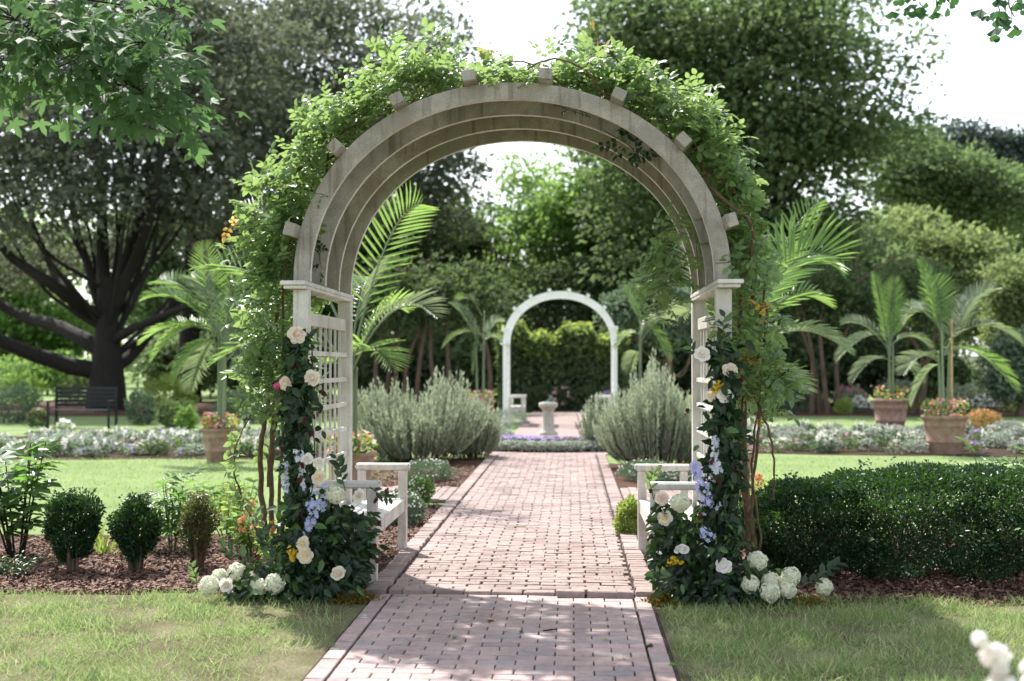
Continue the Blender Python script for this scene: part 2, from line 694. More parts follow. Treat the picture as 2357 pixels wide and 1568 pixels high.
def petalmat(name, c1, c2, tfac=.3):
    return leafmat(name, c1, c2, tuple(min(1, x * 1.05) for x in c2), tfac, .55, .25)


MAT.update(
    cream=petalmat('cream_petal', (.78, .69, .55), (.84, .78, .66)),
    blush=petalmat('blush_petal', (.8, .62, .52), (.84, .74, .65)),
    white_p=petalmat('white_petal', (.8, .77, .7), (.85, .83, .78)),
    yellow_p=petalmat('yellow_petal', (.82, .68, .38), (.86, .76, .5)),
    hydrangea=petalmat('hydrangea_petal', (.66, .68, .5), (.84, .83, .7)),
    blue=petalmat('blue_petal', (.36, .42, .68), (.56, .6, .82)),
    lilac=petalmat('lilac_petal', (.45, .45, .74), (.62, .62, .86)),
    paleblue=petalmat('pale_blue_petal', (.62, .66, .8), (.78, .8, .87)),
    purple=petalmat('purple_petal', (.36, .24, .56), (.56, .42, .74)),
    pink=petalmat('pink_petal', (.7, .3, .38), (.8, .5, .5)),
    hotpink=petalmat('hot_pink_petal', (.65, .06, .2), (.75, .15, .3)),
    orange=petalmat('orange_petal', (.7, .22, .08), (.8, .42, .2)),
    crimson=petalmat('crimson_petal', (.05, .006, .008), (.11, .014, .014), .1),
    mustard=petalmat('mustard_flower', (.5, .33, .01), (.65, .45, .03), .1),
)

# ------------------------------------------------------------------ the ground and the paths
def struct(o):
    o['kind'] = 'structure'
    return o


def wob(x, a, f, s):
    return a * (math.sin(x * f + s) + .6 * math.sin(x * f * 2.3 + s * 2.1) + .35 * math.sin(x * f * 5.1 + s * .7))


def sheet(name, xs, y0, y1, z, mat, ny=2):
    q = Q()
    V = []
    for x in xs:
        for j in range(ny):
            t = j / (ny - 1)
            V.append((x, y0(x) * (1 - t) + y1(x) * t, z))
    n = len(xs)
    Fc = [(i * ny + j, (i + 1) * ny + j, (i + 1) * ny + j + 1, i * ny + j + 1) for i in range(n - 1) for j in range(ny - 1)]
    q.add(V, Fc)
    return struct(q.build(name, mat))


q = Q()
q.add([(-1500, -1500, 0), (1500, -1500, 0), (1500, 1500, 0), (-1500, 1500, 0)], [(0, 1, 2, 3)])
struct(q.build('ground', MAT['lawn']))
lin = lambda a, b, n: list(np.linspace(a, b, n))
sheet('front_lawn_soil', lin(-9, -.9, 40), lambda x: -12, lambda x: -.02 + wob(x, .03, 3, 1), .004, MAT['thatch'])
sheet('front_lawn_soil', lin(.92, 9, 40), lambda x: -12, lambda x: -.02 + wob(x, .03, 3, 2), .004, MAT['thatch'])
sheet('mulch_bed', lin(-9, -.97, 70), lambda x: -.02 + wob(x, .05, 2.6, 1), lambda x: 2.9 + wob(x, .12, 1.3, 4) + (2.4 if x > -2.2 else 0), .008, MAT['mulch'])
sheet('mulch_bed', lin(.99, 9, 70), lambda x: -.12 + wob(x, .05, 2.6, 3), lambda x: 3.2 + wob(x, .12, 1.3, 2) + (2.2 if x < 2.2 else 0), .008, MAT['mulch'])
sheet('mulch_bed', lin(-2.9, -.97, 30), lambda x: 7.2, lambda x: 12.6 + .3 * x + wob(x, .2, 1.3, 4), .008, MAT['mulch'])
sheet('mulch_bed', lin(.97, 2.7, 30), lambda x: 7.2, lambda x: 12.0 - .5 * x + wob(x, .2, 1.3, 4), .008, MAT['mulch'])


def brick_tm(l, w, h, ch, seed, jit):
    r = np.random.default_rng(seed)
    x, y = l / 2, w / 2
    V = []
    for z, d in ((-h, 0), (-ch, 0), (0, ch)):
        for sx, sy in ((-1, -1), (1, -1), (1, 1), (-1, 1)):
            V.append((sx * (x - d) + r.uniform(-jit, jit), sy * (y - d) + r.uniform(-jit, jit), z + (r.uniform(-jit, jit) * .6 if z == 0 else 0)))
    Fc = [(3, 2, 1, 0)]
    for k in (0, 4):
        for j in range(4):
            Fc.append((k + j, k + (j + 1) % 4, k + 4 + (j + 1) % 4, k + 4 + j))
    Fc.append((8, 9, 10, 11))
    return np.array(V), np.array(Fc)


def lay_bricks(parent, items, mat, tms, nparts, tilt, part='brick'):
    """items: (x, y, z, rz, sx) rows"""
    A = np.array(items)
    n = len(A)
    M = np.zeros((n, 3, 3))
    for i in range(n):
        e = Euler((random.gauss(0, tilt), random.gauss(0, tilt), A[i, 3] + random.gauss(0, tilt * .8)))
        m = np.array(e.to_matrix())
        m[:, 0] *= A[i, 4]
        M[i] = m
    T = A[:, :3].copy()
    T[:, 2] += rng.normal(0, tilt * .11, n)
    leafy(parent, tms, M, T, np.ones(n), mat, nparts, A[:, 1] + .0, part, part)
    for o in parent.children:
        o.data.shade_flat()
    rest = [o for o in parent.children if o.get('kind') == 'stuff']
    return rest


# the smooth path in front
q = Q()
q.box((.012, -6.0, -.02), (1.86, 12.1, .05))
front_path = struct(q.build('front_path', MAT['sand']))
front_path['label'] = 'smooth brick path in running bond leading up to the arbor'
items = []
near = []
BX = .2005
for k in range(0, 115):
    y = -.06 - .1005 * k
    off = 0 if k % 2 else .5
    x0 = -.785
    xs = []
    edges = [x0]
    e = x0 + BX * (1 - off if off else 1)
    while e < .80:
        edges.append(e)
        e += BX
    edges.append(.806)
    for a, b in zip(edges[:-1], edges[1:]):
        if b - a > .04 and not (k == 0 and a > .15):
            (items if y > -2.75 else near).append(((a + b) / 2, y, .022, 0, (b - a - .007) / .1935))
for k in range(0, 57):
    y = -.11 - .2035 * k
    for x in (-.846, .866):
        (items if y > -2.75 else near).append((x, y, .023, math.pi / 2, 1.01))
FB = [brick_tm(.1935, .0965, .05, .004, i, .0018) for i in range(6)]
lay_bricks(front_path, items, MAT['brick_new'], FB, 299, .006)
A = np.array(near)
scatter('brick', FB, np.stack([np.array(Euler((0, 0, a[3])).to_matrix()) * np.array([a[4], 1, 1])[None, :] for a in A]), A[:, :3], np.ones(len(A)), MAT['brick_new'], front_path, flat=True)

# the older tumbled path that starts at the arbor
q = Q()
q.box((0, 6.55, -.016), (1.98, 13.0, .07))
q.box((-1.75, 6.38, -.019), (1.5, 1.5, .07))
q.box((1.8, 6.38, -.019), (1.6, 1.5, .07))
garden_path = struct(q.build('garden_path', MAT['sand']))
garden_path['label'] = 'worn pale brick path running under the arbor into the garden'
items = []
for k in range(128):
    y = .05 + .1015 * k
    off = 0 if k % 2 else .5
    edges = [-.825]
    e = -.825 + .2035 * (1 - off if off else 1)
    while e < .81:
        edges.append(e + random.gauss(0, .006))
        e += .2035
    edges.append(.825)
    lift = .016 if k == 0 else (.008 if k == 1 else 0)
    for a, b in zip(edges[:-1], edges[1:]):
        if b - a > .05:
            lf = lift * (1.2 if b > .3 else .45)
            xm = (a + b) / 2
            sl = max(0, 3 - k) / 3
            items.append((xm + random.gauss(0, .003), y + random.gauss(0, .0025) - sl * (.05 * xm + .012), (.036 + lf), random.gauss(0, .008) - .05 * sl, (b - a - .011) / .19))
for k in range(60):
    y = .02 + .105 * k
    for sx in (-1, 1):
        items.append((sx * (.905 + random.gauss(0, .004)), y, .052, random.gauss(0, .02), .72))
for k in range(62):
    y = 6.34 + .103 * k
    if y > 12.9:
        break
    for sx in (-1, 1):
        items.append((sx * .905, y, .048, random.gauss(0, .02), .72))
for sx in (-1, 1):
    for i in range(14):
        for j in range(7):
            items.append((sx * (1.05 + .104 * i), 5.75 + ((.206) * j) + (.1 if i % 2 else 0), .034, math.pi / 2, .98))
OB = [brick_tm(.19, .0975, .05, .006, 20 + i, .0026) for i in range(8)]
lay_bricks(garden_path, items, MAT['brick_old'], OB, 299, .010)

# the far path beyond the round bed
fm, nt, p, out = newmat('far_brick')
geo = N(nt, 'ShaderNodeNewGeometry')
bt = N(nt, 'ShaderNodeTexBrick')
bt.inputs['Scale'].default_value = 1
bt.inputs['Brick Width'].default_value = .2
bt.inputs['Row Height'].default_value = .1
bt.inputs['Mortar Size'].default_value = .006
bt.inputs['Color1'].default_value = (.27, .195, .18, 1)
bt.inputs['Color2'].default_value = (.23, .165, .155, 1)
bt.inputs['Mortar'].default_value = (.16, .12, .1, 1)
nt.links.new(geo.outputs['Position'], bt.inputs['Vector'])
nt.links.new(bt.outputs[0], p.inputs['Base Color'])
p.inputs['Roughness'].default_value = .85
q = Q()
q.box((0, 27.9, 0), (1.75, 21.4, .05))
struct(q.build('far_path', fm))
q = Q()
q.lathe((0, 15.3, 0), [(2.5, .0), (2.5, .02), (1.75, .02)], 48)
struct(q.build('path_ring', fm))
q = Q()
q.lathe((0, 15.3, 0), [(1.85, 0), (1.85, .05), (1.6, .1), (0.01, .14)], 48)
struct(q.build('round_bed_soil', MAT['soil']))

# beds cut into the far lawn, and the border at the end of it
sheet('flower_bed_soil', lin(-14, -3.3, 60), lambda x: 11.6 + wob(x, .12, .9, 1) + .03 * (x + 8) ** 2, lambda x: 18.6 + wob(x, .2, .7, 2) - .04 * (x + 8) ** 2, .010, MAT['soil'])
sheet('flower_bed_soil', lin(3.6, 15, 60), lambda x: 12.9 + wob(x, .12, .9, 3) + .02 * (x - 9) ** 2, lambda x: 21.5 + wob(x, .2, .7, 1) - .04 * (x - 9) ** 2, .010, MAT['soil'])
sheet('border_soil', lin(-40, -2.0, 60), lambda x: 28.5 + wob(x, .3, .5, 1), lambda x: 44, .008, MAT['mulch'])
sheet('border_soil', lin(2.0, 40, 60), lambda x: 29.5 + wob(x, .3, .5, 5), lambda x: 44, .008, MAT['mulch'])

# wood chips of the mulch
def chips(name, n, rect, dens=None):
    T = np.zeros((n, 3))
    T[:, 0] = rng.uniform(rect[0], rect[1], n)
    T[:, 1] = rng.uniform(rect[2], rect[3], n)
    T[:, 2] = .010 + rng.uniform(0, .014, n)
    D = rng.normal(size=(n, 3))
    D[:, 2] *= .3
    Nn = rng.normal(size=(n, 3)) * .45
    Nn[:, 2] += 1
    M = frames(D, Nn)
    sc = rng.uniform(.5, 1.3, n)
    tm = [(np.array([(-.006, -.02, 0), (.006, -.022, 0), (.007, .02, .003), (-.005, .024, .002), (0, -.018, .006), (.001, .02, .008)]), np.array([(0, 4, 5, 3), (4, 1, 2, 5), (0, 1, 4, 4)][:2])),
          (np.array([(-.009, -.013, .001), (.008, -.016, 0), (.01, .013, .004), (-.008, .016, .001)]), np.array([(0, 1, 2, 3)]))]
    for t in tm:
        scatter(name, t, M[:n // 2], T[:n // 2], sc[:n // 2], MAT['chip'], None)
        M, T, sc = M[n // 2:], T[n // 2:], sc[n // 2:]


def chip_field(n, rect, y0f):
    T = np.zeros((n, 3))
    T[:, 0] = rng.uniform(rect[0], rect[1], n)
    T[:, 1] = rect[2] + (rect[3] - rect[2]) * rng.beta(1, 1.4, n)
    T[:, 1] += np.array([y0f(x) for x in T[:, 0]])
    T[:, 2] = .012 + rng.uniform(0, .016, n)
    D = rng.normal(size=(n, 3))
    D[:, 2] *= .35
    Nn = rng.normal(size=(n, 3)) * .5
    Nn[:, 2] += 1
    tm = [(np.array([(-.006, -.02, 0), (.006, -.022, 0), (.007, .02, .003), (-.005, .024, .002), (0, -.018, .007), (.001, .02, .009)]), np.array([(0, 4, 5, 3), (4, 1, 2, 5)])),
          (np.array([(-.009, -.013, .001), (.008, -.016, 0), (.01, .013, .004), (-.008, .016, .001), (0, -.014, .004), (0, .014, .006)]), np.array([(0, 4, 5, 3), (4, 1, 2, 5)]))]
    o = scatter('wood_chips', tm, frames(D, Nn), T, rng.uniform(.5, 1.4, n), MAT['chip'])
    o['label'] = 'loose brown wood chips lying on the planting beds'
    return o


chip_field(14000, (-5.0, -.98, .0, 2.6), lambda x: wob(x, .05, 2.6, 1))
chip_field(9000, (1.0, 5.4, -.1, 2.4), lambda x: wob(x, .05, 2.6, 3))
chip_field(3500, (-1.35, -.98, .3, 5.3), lambda x: 0)
chip_field(2500, (-2.6, -.98, 7.3, 10.5), lambda x: 0)

# moss and crumbs lodged in the old joints
n = 2600
T = np.stack([np.where(rng.uniform(0, 1, n) < .62, rng.choice([-.84, .84, -.975, .975], n) + rng.normal(0, .014, n), rng.uniform(-.8, .8, n)), 6.0 * rng.beta(.8, 1.6, n) + .03, np.full(n, .034)], 1)
cr = scatter('joint_crumbs', [leaf1(1, .5), blade_tm(1, .3, .3)], frames(rdir(n, .2), rng.normal(size=(n, 3)) * .6 + np.array([0, 0, 1])), T, rng.uniform(.006, .02, n), MAT['chip'], None)
cr['label'] = 'brown crumbs and moss lodged in the joints of the worn path'

# ------------------------------------------------------------------ grass
def grass(name, n, rect, hmin, hmax, w, keep, label, z=.004, lie=1.0):
    x = rng.uniform(rect[0], rect[1], n)
    y = rng.uniform(rect[2], rect[3], n)
    k = keep(x, y) > rng.uniform(0, 1, n)
    x, y = x[k], y[k]
    n = len(x)
    T = np.stack([x, y, np.full(n, z)], 1)
    D = rng.normal(size=(n, 3)) * .75 * lie
    D[:, 2] = 1
    D[:, 0] += .25 * np.sin(x * 9 + y * 5)
    M = frames(D, rng.normal(size=(n, 3)))
    big = .6 + .6 * (np.sin(x * 6.1 + 1) * np.sin(y * 7.3) * .5 + .5)
    tms = [blade_tm(1, w, b) for b in (.15, .35, .6)]
    o = scatter(name, tms, M, T, rng.uniform(hmin, hmax, n) * big, MAT['grass'])
    o['label'] = label
    return o


def lump(x, y):
    return .5 + .25 * np.sin(x * 3.1 + 1.3) * np.cos(y * 2.7) + .25 * np.sin(x * 7.7 + y * 4.1) + .2 * np.sin(y * 11 - x * 5)


grass('grass', 80000, (-4.6, -.93, -3.3, .1), .025, .07, .07, lambda x, y: np.clip(lump(x, y) * 1.15 + .05, .1, 1) * np.clip((-x - .9) / .75 + .05 + .25 * np.sin(y * 4), .05, 1) * np.where(y > -.05 + .05 * np.sin(x * 5), .15, 1), 'short sunlit grass with bare straw patches beside the front path')
grass('grass', 74000, (.96, 5.0, -3.3, .02), .03, .08, .07, lambda x, y: np.clip(lump(x, y) + .3, .25, 1) * np.clip((x - .88) / .25 + .1, .1, 1), 'denser green grass in front of the dark boxwood hedge')
grass('grass', 20000, (-9, -2.0, 2.9, 11.8), .03, .06, .12, lambda x, y: np.full(len(x), 1.), 'smooth bright lawn behind the row of boxwood balls')
grass('grass', 14000, (2.0, 9, 3.3, 12.8), .03, .06, .12, lambda x, y: np.full(len(x), 1.), 'smooth bright lawn behind the boxwood hedge')

# ------------------------------------------------------------------ the arbor
RX, RY, ZC, PW = 1.47, 1.336, 2.113, 2.06


def ell(t, dr=0.0):
    """point on the arch curve, t = 0 (right) .. pi (left)"""
    c, s = math.cos(t), math.sin(t)
    e = 2 / PW
    return (math.copysign(abs(c) ** e, c) * (RX + dr), ZC + abs(s) ** e * (RY + dr))


def make_arbor(name, label):
    A = thing(name, label, 'arbor', (0, 0, 0))
    for sx in (-1, 1):
        for y in (.045, 1.655):
            q = Q().bbox((sx * 1.417, y, 1.03), (.105, .09, 2.06), .005)
            q.build('post', MAT['paint'], A)
        # cap beam with a small moulding below
        q = Q()
        q.bbox((sx * 1.449, .83, 2.0985), (.172, 1.86, .029), .004)
        q.bbox((sx * 1.442, .83, 2.0715), (.148, 1.82, .025), .004)
        q.build('cap_beam', MAT['paint'], A)
        Q().bbox((sx * 1.417, .85, 1.868), (.03, 1.515, .092), .004).build('top_rail', MAT['paint'], A)
        for k in range(7):
            Q().box((sx * 1.417, .29 + k * .187, 1.06), (.014, .026, 1.53)).build('slat', MAT['paint'], A)
        for k in range(8):
            Q().box((sx * 1.4, .85, 1.63 - k * .196), (.018, 1.515, .034)).build('slat', MAT['paint'], A)
    th = .052
    for y in (.02, .535, 1.05, 1.565):
        q = Q()
        V, Fc = [], []
        n = 56
        for k in range(n + 1):
            t = math.pi * k / n
            xo, zo = ell(t)
            xi, zi = ell(t, -.113)
            for (x, z) in ((xo, zo), (xi, zi)):
                V += [(x, y, z), (x, y + th, z)]
        for k in range(n):
            a, b = 4 * k, 4 * k + 4
            Fc += [(a, b, b + 2, a + 2), (a + 1, a + 3, b + 3, b + 1), (a, a + 1, b + 1, b), (a + 2, b + 2, b + 3, a + 3)]
        q.add(V, Fc)
        o = q.build('arch_rib', MAT['mossy' if y > .8 else 'weathered'], A)
        o.data.materials.append(MAT['paint'])            # the sheltered underside kept its paint
        mi = np.zeros(4 * n, dtype=np.int32)
        mi[3::4] = 1
        o.data.polygons.foreach_set('material_index', mi)
    for x in (-.266, .232, -.736, .705, -1.139, 1.116, -1.429, 1.417):
        best = min((abs(ell(math.pi * k / 2000)[0] - x), k) for k in range(2001))[1]
        t = math.pi * best / 2000
        x0, z0 = ell(t)
        x1, z1 = ell(t + .01)
        x2, z2 = ell(t - .01)
        tx, tz = x2 - x1, z2 - z1
        l = math.hypot(tx, tz)
        tx, tz = tx / l, tz / l
        rot = np.array([(tx, 0, -tz), (0, 1, 0), (tz, 0, tx)])
        Q().bbox((x0 - tz * .0365, .82, z0 + tx * .0365), (.088, 1.92, .072), .003, rot).build('purlin', MAT['weathered'], A)
    return A


arbor = make_arbor('garden_arbor', 'large white round topped arbor spanning the brick path, weathered grey arch ribs')


def make_bench(name, label, sx):
    B = thing(name, label, 'bench', (sx * 1.15, 1.15, 0))
    P = MAT['paint']
    for y in (.34, 1.885):
        Q().bbox((sx * .98, y, .344), (.07, .078, .688), .005).build('leg', P, B)
        Q().bbox((sx * 1.318, y, .344), (.06, .078, .688), .005).build('leg', P, B)
        q = Q()
        q.bbox((sx * 1.145, y, .716), (.45, .092, .052), .012)
        q.build('armrest', P, B)
        Q().bbox((sx * 1.145, y, .38), (.28, .03, .07), .003).build('side_rail', P, B)
    Q().bbox((sx * .975, 1.112, .393), (.032, 1.47, .085), .003).build('apron', P, B)
    Q().bbox((sx * 1.32, 1.112, .393), (.032, 1.47, .085), .003).build('apron', P, B)
    for k in range(5):
        Q().bbox((sx * (.99 + .077 * k), 1.112, .447), (.07, 1.46, .022), .004).build('slat', P, B)
    return B


bench = make_bench('garden_bench', 'white slatted bench inside the arbor, beside the climbing rose with bare thick canes and mulch', -1)
bench2 = make_bench('garden_bench', 'white slatted bench inside the arbor on the hedge side of the path', 1)
bench['group'] = bench2['group'] = 'white benches inside the near arbor'
FY = 23.55
FX = W(1289, 900, FY).x
far_arbor = dup(arbor, (FX, FY, 0), 'smaller looking white round arbor far down the path beyond the sundial')
for o in far_arbor.children:
    for sl in o.material_slots:
        sl.link = 'OBJECT'
        sl.material = MAT['fresh']
for b, t in ((bench, 'distant white bench under the far arbor, open side facing the sundial'), (bench2, 'distant white bench under the far arbor, half hidden by the silver shrubs')):
    dup(b, (FX + b.location.x, FY + b.location.y, 0), t, 'white benches inside the far arbor')

# ------------------------------------------------------------------ climbing roses over the arbor
def sprays(n_tips, T, D, back=.0):
    pass


def vine(name, label, sx, seed, n_over, n_side, cane_lines):
    r = np.random.default_rng(seed)
    A = thing(name, label, 'climbing rose', (sx * 1.75, .6, 0), 'climbing roses on the near arbor')
    # woody canes at the foot, following the photograph
    for pts, rad in cane_lines:
        P = [W(*p) for p in pts]
        m = len(P)
        q = Q()
        tt = np.linspace(0, m - 1, m * 5)
        Pn = np.array([V3(p) for p in P])
        Pi = np.stack([np.interp(tt, np.arange(m), Pn[:, k]) for k in range(3)], 1)
        for _ in range(2):
            Pi[1:-1] = (Pi[:-2] + Pi[1:-1] * 2 + Pi[2:]) / 4
        Pi += r.normal(0, .004, Pi.shape)
        q.tube(Pi, list(np.linspace(rad, rad * .7, len(Pi))), 7)
        q.build('cane', MAT['cane'], A, False)
    # canes lying over the top of the arch
    for k in range(5):
        yy = r.uniform(.1, 1.6)
        q = Q()
        t0, t1 = (math.pi, math.pi * .47) if sx < 0 else (0, math.pi * .53)
        P = []
        for i in range(26):
            t = t0 + (t1 - t0) * i / 25
            off = .1 + .08 * math.sin(i * .7 + k * 2) + r.normal(0, .012)
            x, z = ell(t, off)
            P.append((x, yy + .15 * math.sin(i * .4 + k), z))
        q.tube(P, list(np.linspace(.014, .005, 26)), 6)
        q.build('cane', MAT['cane'], A, False)
    # leafy shoots: root on the arch, leaves set along a curving tip
    roots, dirs, lens = [], [], []
    for i in range(n_over):
        u = r.uniform(0, 1)
        t = math.pi * (1 - .53 * u) if sx < 0 else math.pi * .53 * u
        bulge = .5 + .5 * math.sin(t * 9 + (1.0 if sx < 0 else 3.3)) * math.sin(t * 4.3 + .6)
        ctr = abs(t - math.pi / 2)
        th = (.07 + .17 * bulge) * (.1 if ctr < .25 else (.4 if ctr > 1.15 else 1))
        off = r.uniform(0, 1) ** .8 * th
        x, z = ell(t, .02 + off)
        y = r.uniform(-.16, 1.75)
        if off < .1 and y < .05:
            y = r.uniform(.05, 1.7)
        roots.append((x, y, z))
        a = (x / RX * 1.0, r.normal(-.1, .5), (z - ZC) / RY + .35)
        dirs.append(a)
        lens.append(r.uniform(.06, .24) * (.5 if ctr < .25 else 1))
    for i in range(n_side):
        z = (1.0 if sx < 0 else .95) + 1.3 * r.beta(2.2, 1.5)
        th = .08 + .14 * math.exp(-((z - 1.95) / .5) ** 2) + .1 * math.exp(-((z - 1.4) / .25) ** 2)
        if sx > 0:
            th = .08 + .24 * math.exp(-((z - 1.35) / .25) ** 2) + .1 * math.exp(-((z - 2.2) / .5) ** 2)
        off = r.uniform(0, 1) ** .9 * th
        x = sx * (1.5 + off)
        y = r.uniform(-.08, 1.75)
        roots.append((x, y, z))
        dirs.append((sx * .7, r.normal(-.15, .5), r.normal(.1, .5)))
        lens.append(r.uniform(.06, .28))
    # wild tips reaching out of the outline
    for u, v, y in (VTIPS_L if sx < 0 else VTIPS_R):
        p = W(u, v, y)
        for k in range(2):
            d = np.array([p.x / 1.5, r.normal(0, .2), (p.z - 1.9) * .7 + .15])
            d = norm(d) + r.normal(0, .2, 3)
            roots.append(tuple(V3(p) - norm(d) * .36))
            dirs.append(tuple(d))
            lens.append(.3)
    roots, dirs, lens = np.array(roots), norm(np.array(dirs)), np.array(lens)
    T, D, Nn = [], [], []
    q = Q()
    for p, d, l in zip(roots, dirs, lens):
        side = norm(np.cross(d, r.normal(size=3)))
        m = 3 + int(l * 14)
        pts = []
        for k in range(m):
            f = k / (m - 1)
            c = p + d * l * f + side * .06 * f * f + np.array([0, 0, -.05 * f * f])
            pts.append(c)
            ph = k * 2.4 + r.uniform(0, .6)
            b = norm(np.cross(d, side))
            dd = d * .55 + (side * math.cos(ph) + b * math.sin(ph)) * .8 + np.array([0, 0, -.05])
            T.append(c)
            D.append(dd)
            Nn.append(np.array([0, 0, 1.0]) + r.normal(0, .45, 3) + np.array([-.25, -.2, 0]))
        if l > .12:
            q.tube(pts, list(np.linspace(.0035, .0015, m)), 3)
    T, D, Nn = np.array(T), np.array(D), np.array(Nn)
    q.build('twigs', MAT['green_stem'], A, False, 'stuff')
    sc = .08 + .085 * r.beta(1.6, 1.6, len(T))
    score = T[:, 1] * 1.0 - np.abs(T[:, 0]) * .3 - (np.hypot(T[:, 0] / RX, np.maximum(0, T[:, 2] - ZC) / RY) - 1) * .4
    leafy(A, ROSE_LEAF, frames(D, Nn), T, sc, MAT['rose_leaf'], 290, score + r.normal(0, .12, len(T)))
    return A


VTIPS_L = [(560, 385, .2), (575, 400, .1), (620, 340, .3), (690, 300, .3), (705, 235, .2), (735, 210, .5), (860, 70, .4), (890, 62, .5), (1000, 45, .4), (985, 55, .6), (940, 80, .3),
           (1030, 90, .8), (1140, 110, .5), (1135, 100, .6), (530, 515, .2), (520, 535, .1), (545, 510, .3), (560, 560, .1), (570, 690, .1), (560, 640, .2), (560, 790, .0), (540, 830, .0), (590, 760, .1),
           (530, 815, .1), (575, 850, 0), (590, 910, .1), (610, 940, .1), (650, 420, .1), (640, 470, .1), (610, 500, .2), (765, 200, .3), (800, 170, .3), (580, 600, .2), (555, 430, .3), (570, 880, .0)]
VTIPS_R = [(1370, 75, .4), (1365, 85, .5), (1440, 90, .3), (1470, 120, .3), (1500, 130, .4), (1530, 150, .4), (1650, 225, .3), (1640, 215, .3), (1690, 300, .2), (1670, 250, .4), (1700, 330, .2), (1760, 430, .2),
           (1755, 470, .1), (1765, 520, .2), (1720, 410, .3), (1770, 600, .0), (1780, 560, .1), (1840, 855, -.05), (1825, 830, 0.), (1800, 800, 0.), (1830, 880, 0.), (1780, 900, .05), (1560, 600, .6), (1555, 590, .7), (1580, 640, .5), (1550, 620, .6), (1580, 690, .6),
           (1570, 540, .6), (1600, 560, .7), (1590, 500, .9), (1740, 700, .1), (1760, 760, .0), (1770, 650, .1), (1280, 100, .5), (1310, 110, .6)]
CL = [([(612, 1235, .35), (601, 1120, .35), (600, 1040, .35), (612, 950, .35), (630, 850, .4), (640, 700, .5)], .021),
      ([(628, 1232, .45), (622, 1120, .45), (628, 1000, .45), (648, 900, .45), (652, 800, .5)], .019),
      ([(618, 1120, .3), (625, 1000, .3), (632, 930, .3), (622, 860, .3), (600, 760, .3)], .012),
      ([(640, 1230, .2), (650, 1000, .15), (655, 850, .1), (650, 700, .1), (672, 500, .1)], .012),
      ([(594, 1227, .1), (556, 1144, .05), (538, 1087, .0), (540, 1030, .0), (581, 943, .0), (610, 900, .05)], .006)]
CR = [([(1722, 1275, .3), (1716, 1100, .3), (1712, 900, .3), (1716, 760, .3), (1740, 640, .3), (1735, 520, .4)], .021),
      ([(1735, 1262, .4), (1722, 1140, .4), (1706, 980, .4), (1700, 830, .4), (1705, 680, .4)], .024),
      ([(1745, 1280, .1), (1752, 1240, .1), (1728, 1100, .1), (1740, 960, .1), (1775, 880, .1), (1815, 850, .0)], .009),
      ([(1700, 860, .1), (1745, 930, .05), (1775, 1005, .0), (1783, 1080, .0), (1780, 1150, .0)], .009),
      ([(1725, 1200, .2), (1745, 1000, .2), (1752, 860, .2), (1750, 720, .2), (1770, 600, .2)], .011),
      ([(1730, 1230, .25), (1695, 1050, .2), (1712, 900, .15), (1760, 780, .1), (1765, 700, .1)], .010)]
vine('climbing_rose', 'sunlit climbing rose with thick bare canes at its foot, near the boxwood balls', -1, 5, 560, 72, CL)
vine('climbing_rose', 'climbing rose with orange tinted young leaves rising beside the dark boxwood hedge', 1, 6, 560, 50, CR)

# sprays with young orange leaves
def spray(label, pts, n, mat, size=.12):
    A = thing('rose_shoot', label, 'rose shoot', W(*pts[0]))
    P = np.array([V3(W(*p)) for p in pts])
    Q().tube(P, list(np.linspace(.004, .002, len(P))), 4).build('stem', MAT['cane'], A, False)
    tt = np.linspace(.3, len(P) - 1, n)
    T = np.stack([np.interp(tt, np.arange(len(P)), P[:, k]) for k in range(3)], 1)
    D = rng.normal(size=(n, 3)) * .8 + np.array([0, -.2, -.1])
    leafy(A, ROSE_LEAF, frames(D, rng.normal(size=(n, 3)) * .5 + np.array([0, -.5, .7])), T, rng.uniform(size * .8, size * 1.2, n), MAT[mat], n, np.arange(n))


spray('orange leaved rose shoot beside the palm behind the hedge-side arbor post', [(1745, 1000, .0), (1752, 860, .0), (1765, 760, .0), (1770, 715, .0)], 9, 'gold_leaf')
spray('golden rose shoot poking up from the top of the arch nearest its middle', [(1135, 170, .6), (1133, 130, .6), (1128, 92, .6)], 5, 'gold_leaf', .1)
spray('orange tipped rose shoot standing up over the arch on the big tree side', [(1385, 140, .5), (1380, 100, .5), (1372, 68, .5)], 4, 'gold_leaf', .09)
spray('peach coloured rose shoot at the outer edge of the sunlit vine', [(580, 560, .1), (550, 530, .1), (530, 518, .1)], 4, 'gold_leaf', .09)
spray('dark green rose shoot hanging from the arch ribs near the top', [(1390, 300, .3), (1440, 330, .4), (1480, 365, .5)], 14, 'garland', .12)
spray('small dark leaf cluster hanging below the second arch rib', [(1270, 235, .4), (1300, 250, .4), (1360, 270, .4)], 7, 'garland', .09)
spray('thin leafy rose shoot bending out over the lawn by the bare canes', [(594, 1227, .08), (556, 1144, .03), (538, 1087, .0), (540, 1030, .0), (581, 943, .0)], 15, 'rose_leaf', .13)
spray('dark leaves hanging inside the arch beside the sunlit palm frond', [(720, 470, .5), (730, 560, .5), (740, 620, .5)], 8, 'garland', .09)
spray('green spray hanging inside the arch ribs above the hedge-side bench', [(1590, 420, .6), (1600, 520, .6), (1605, 600, .6)], 14, 'rose_leaf', .11)

# ------------------------------------------------------------------ wedding flowers on the posts
GAR = [leaf2(1, .5, .07, .1), leaf2(1, .42, .1, .2), leaf2(1, .58, .05, .05)]


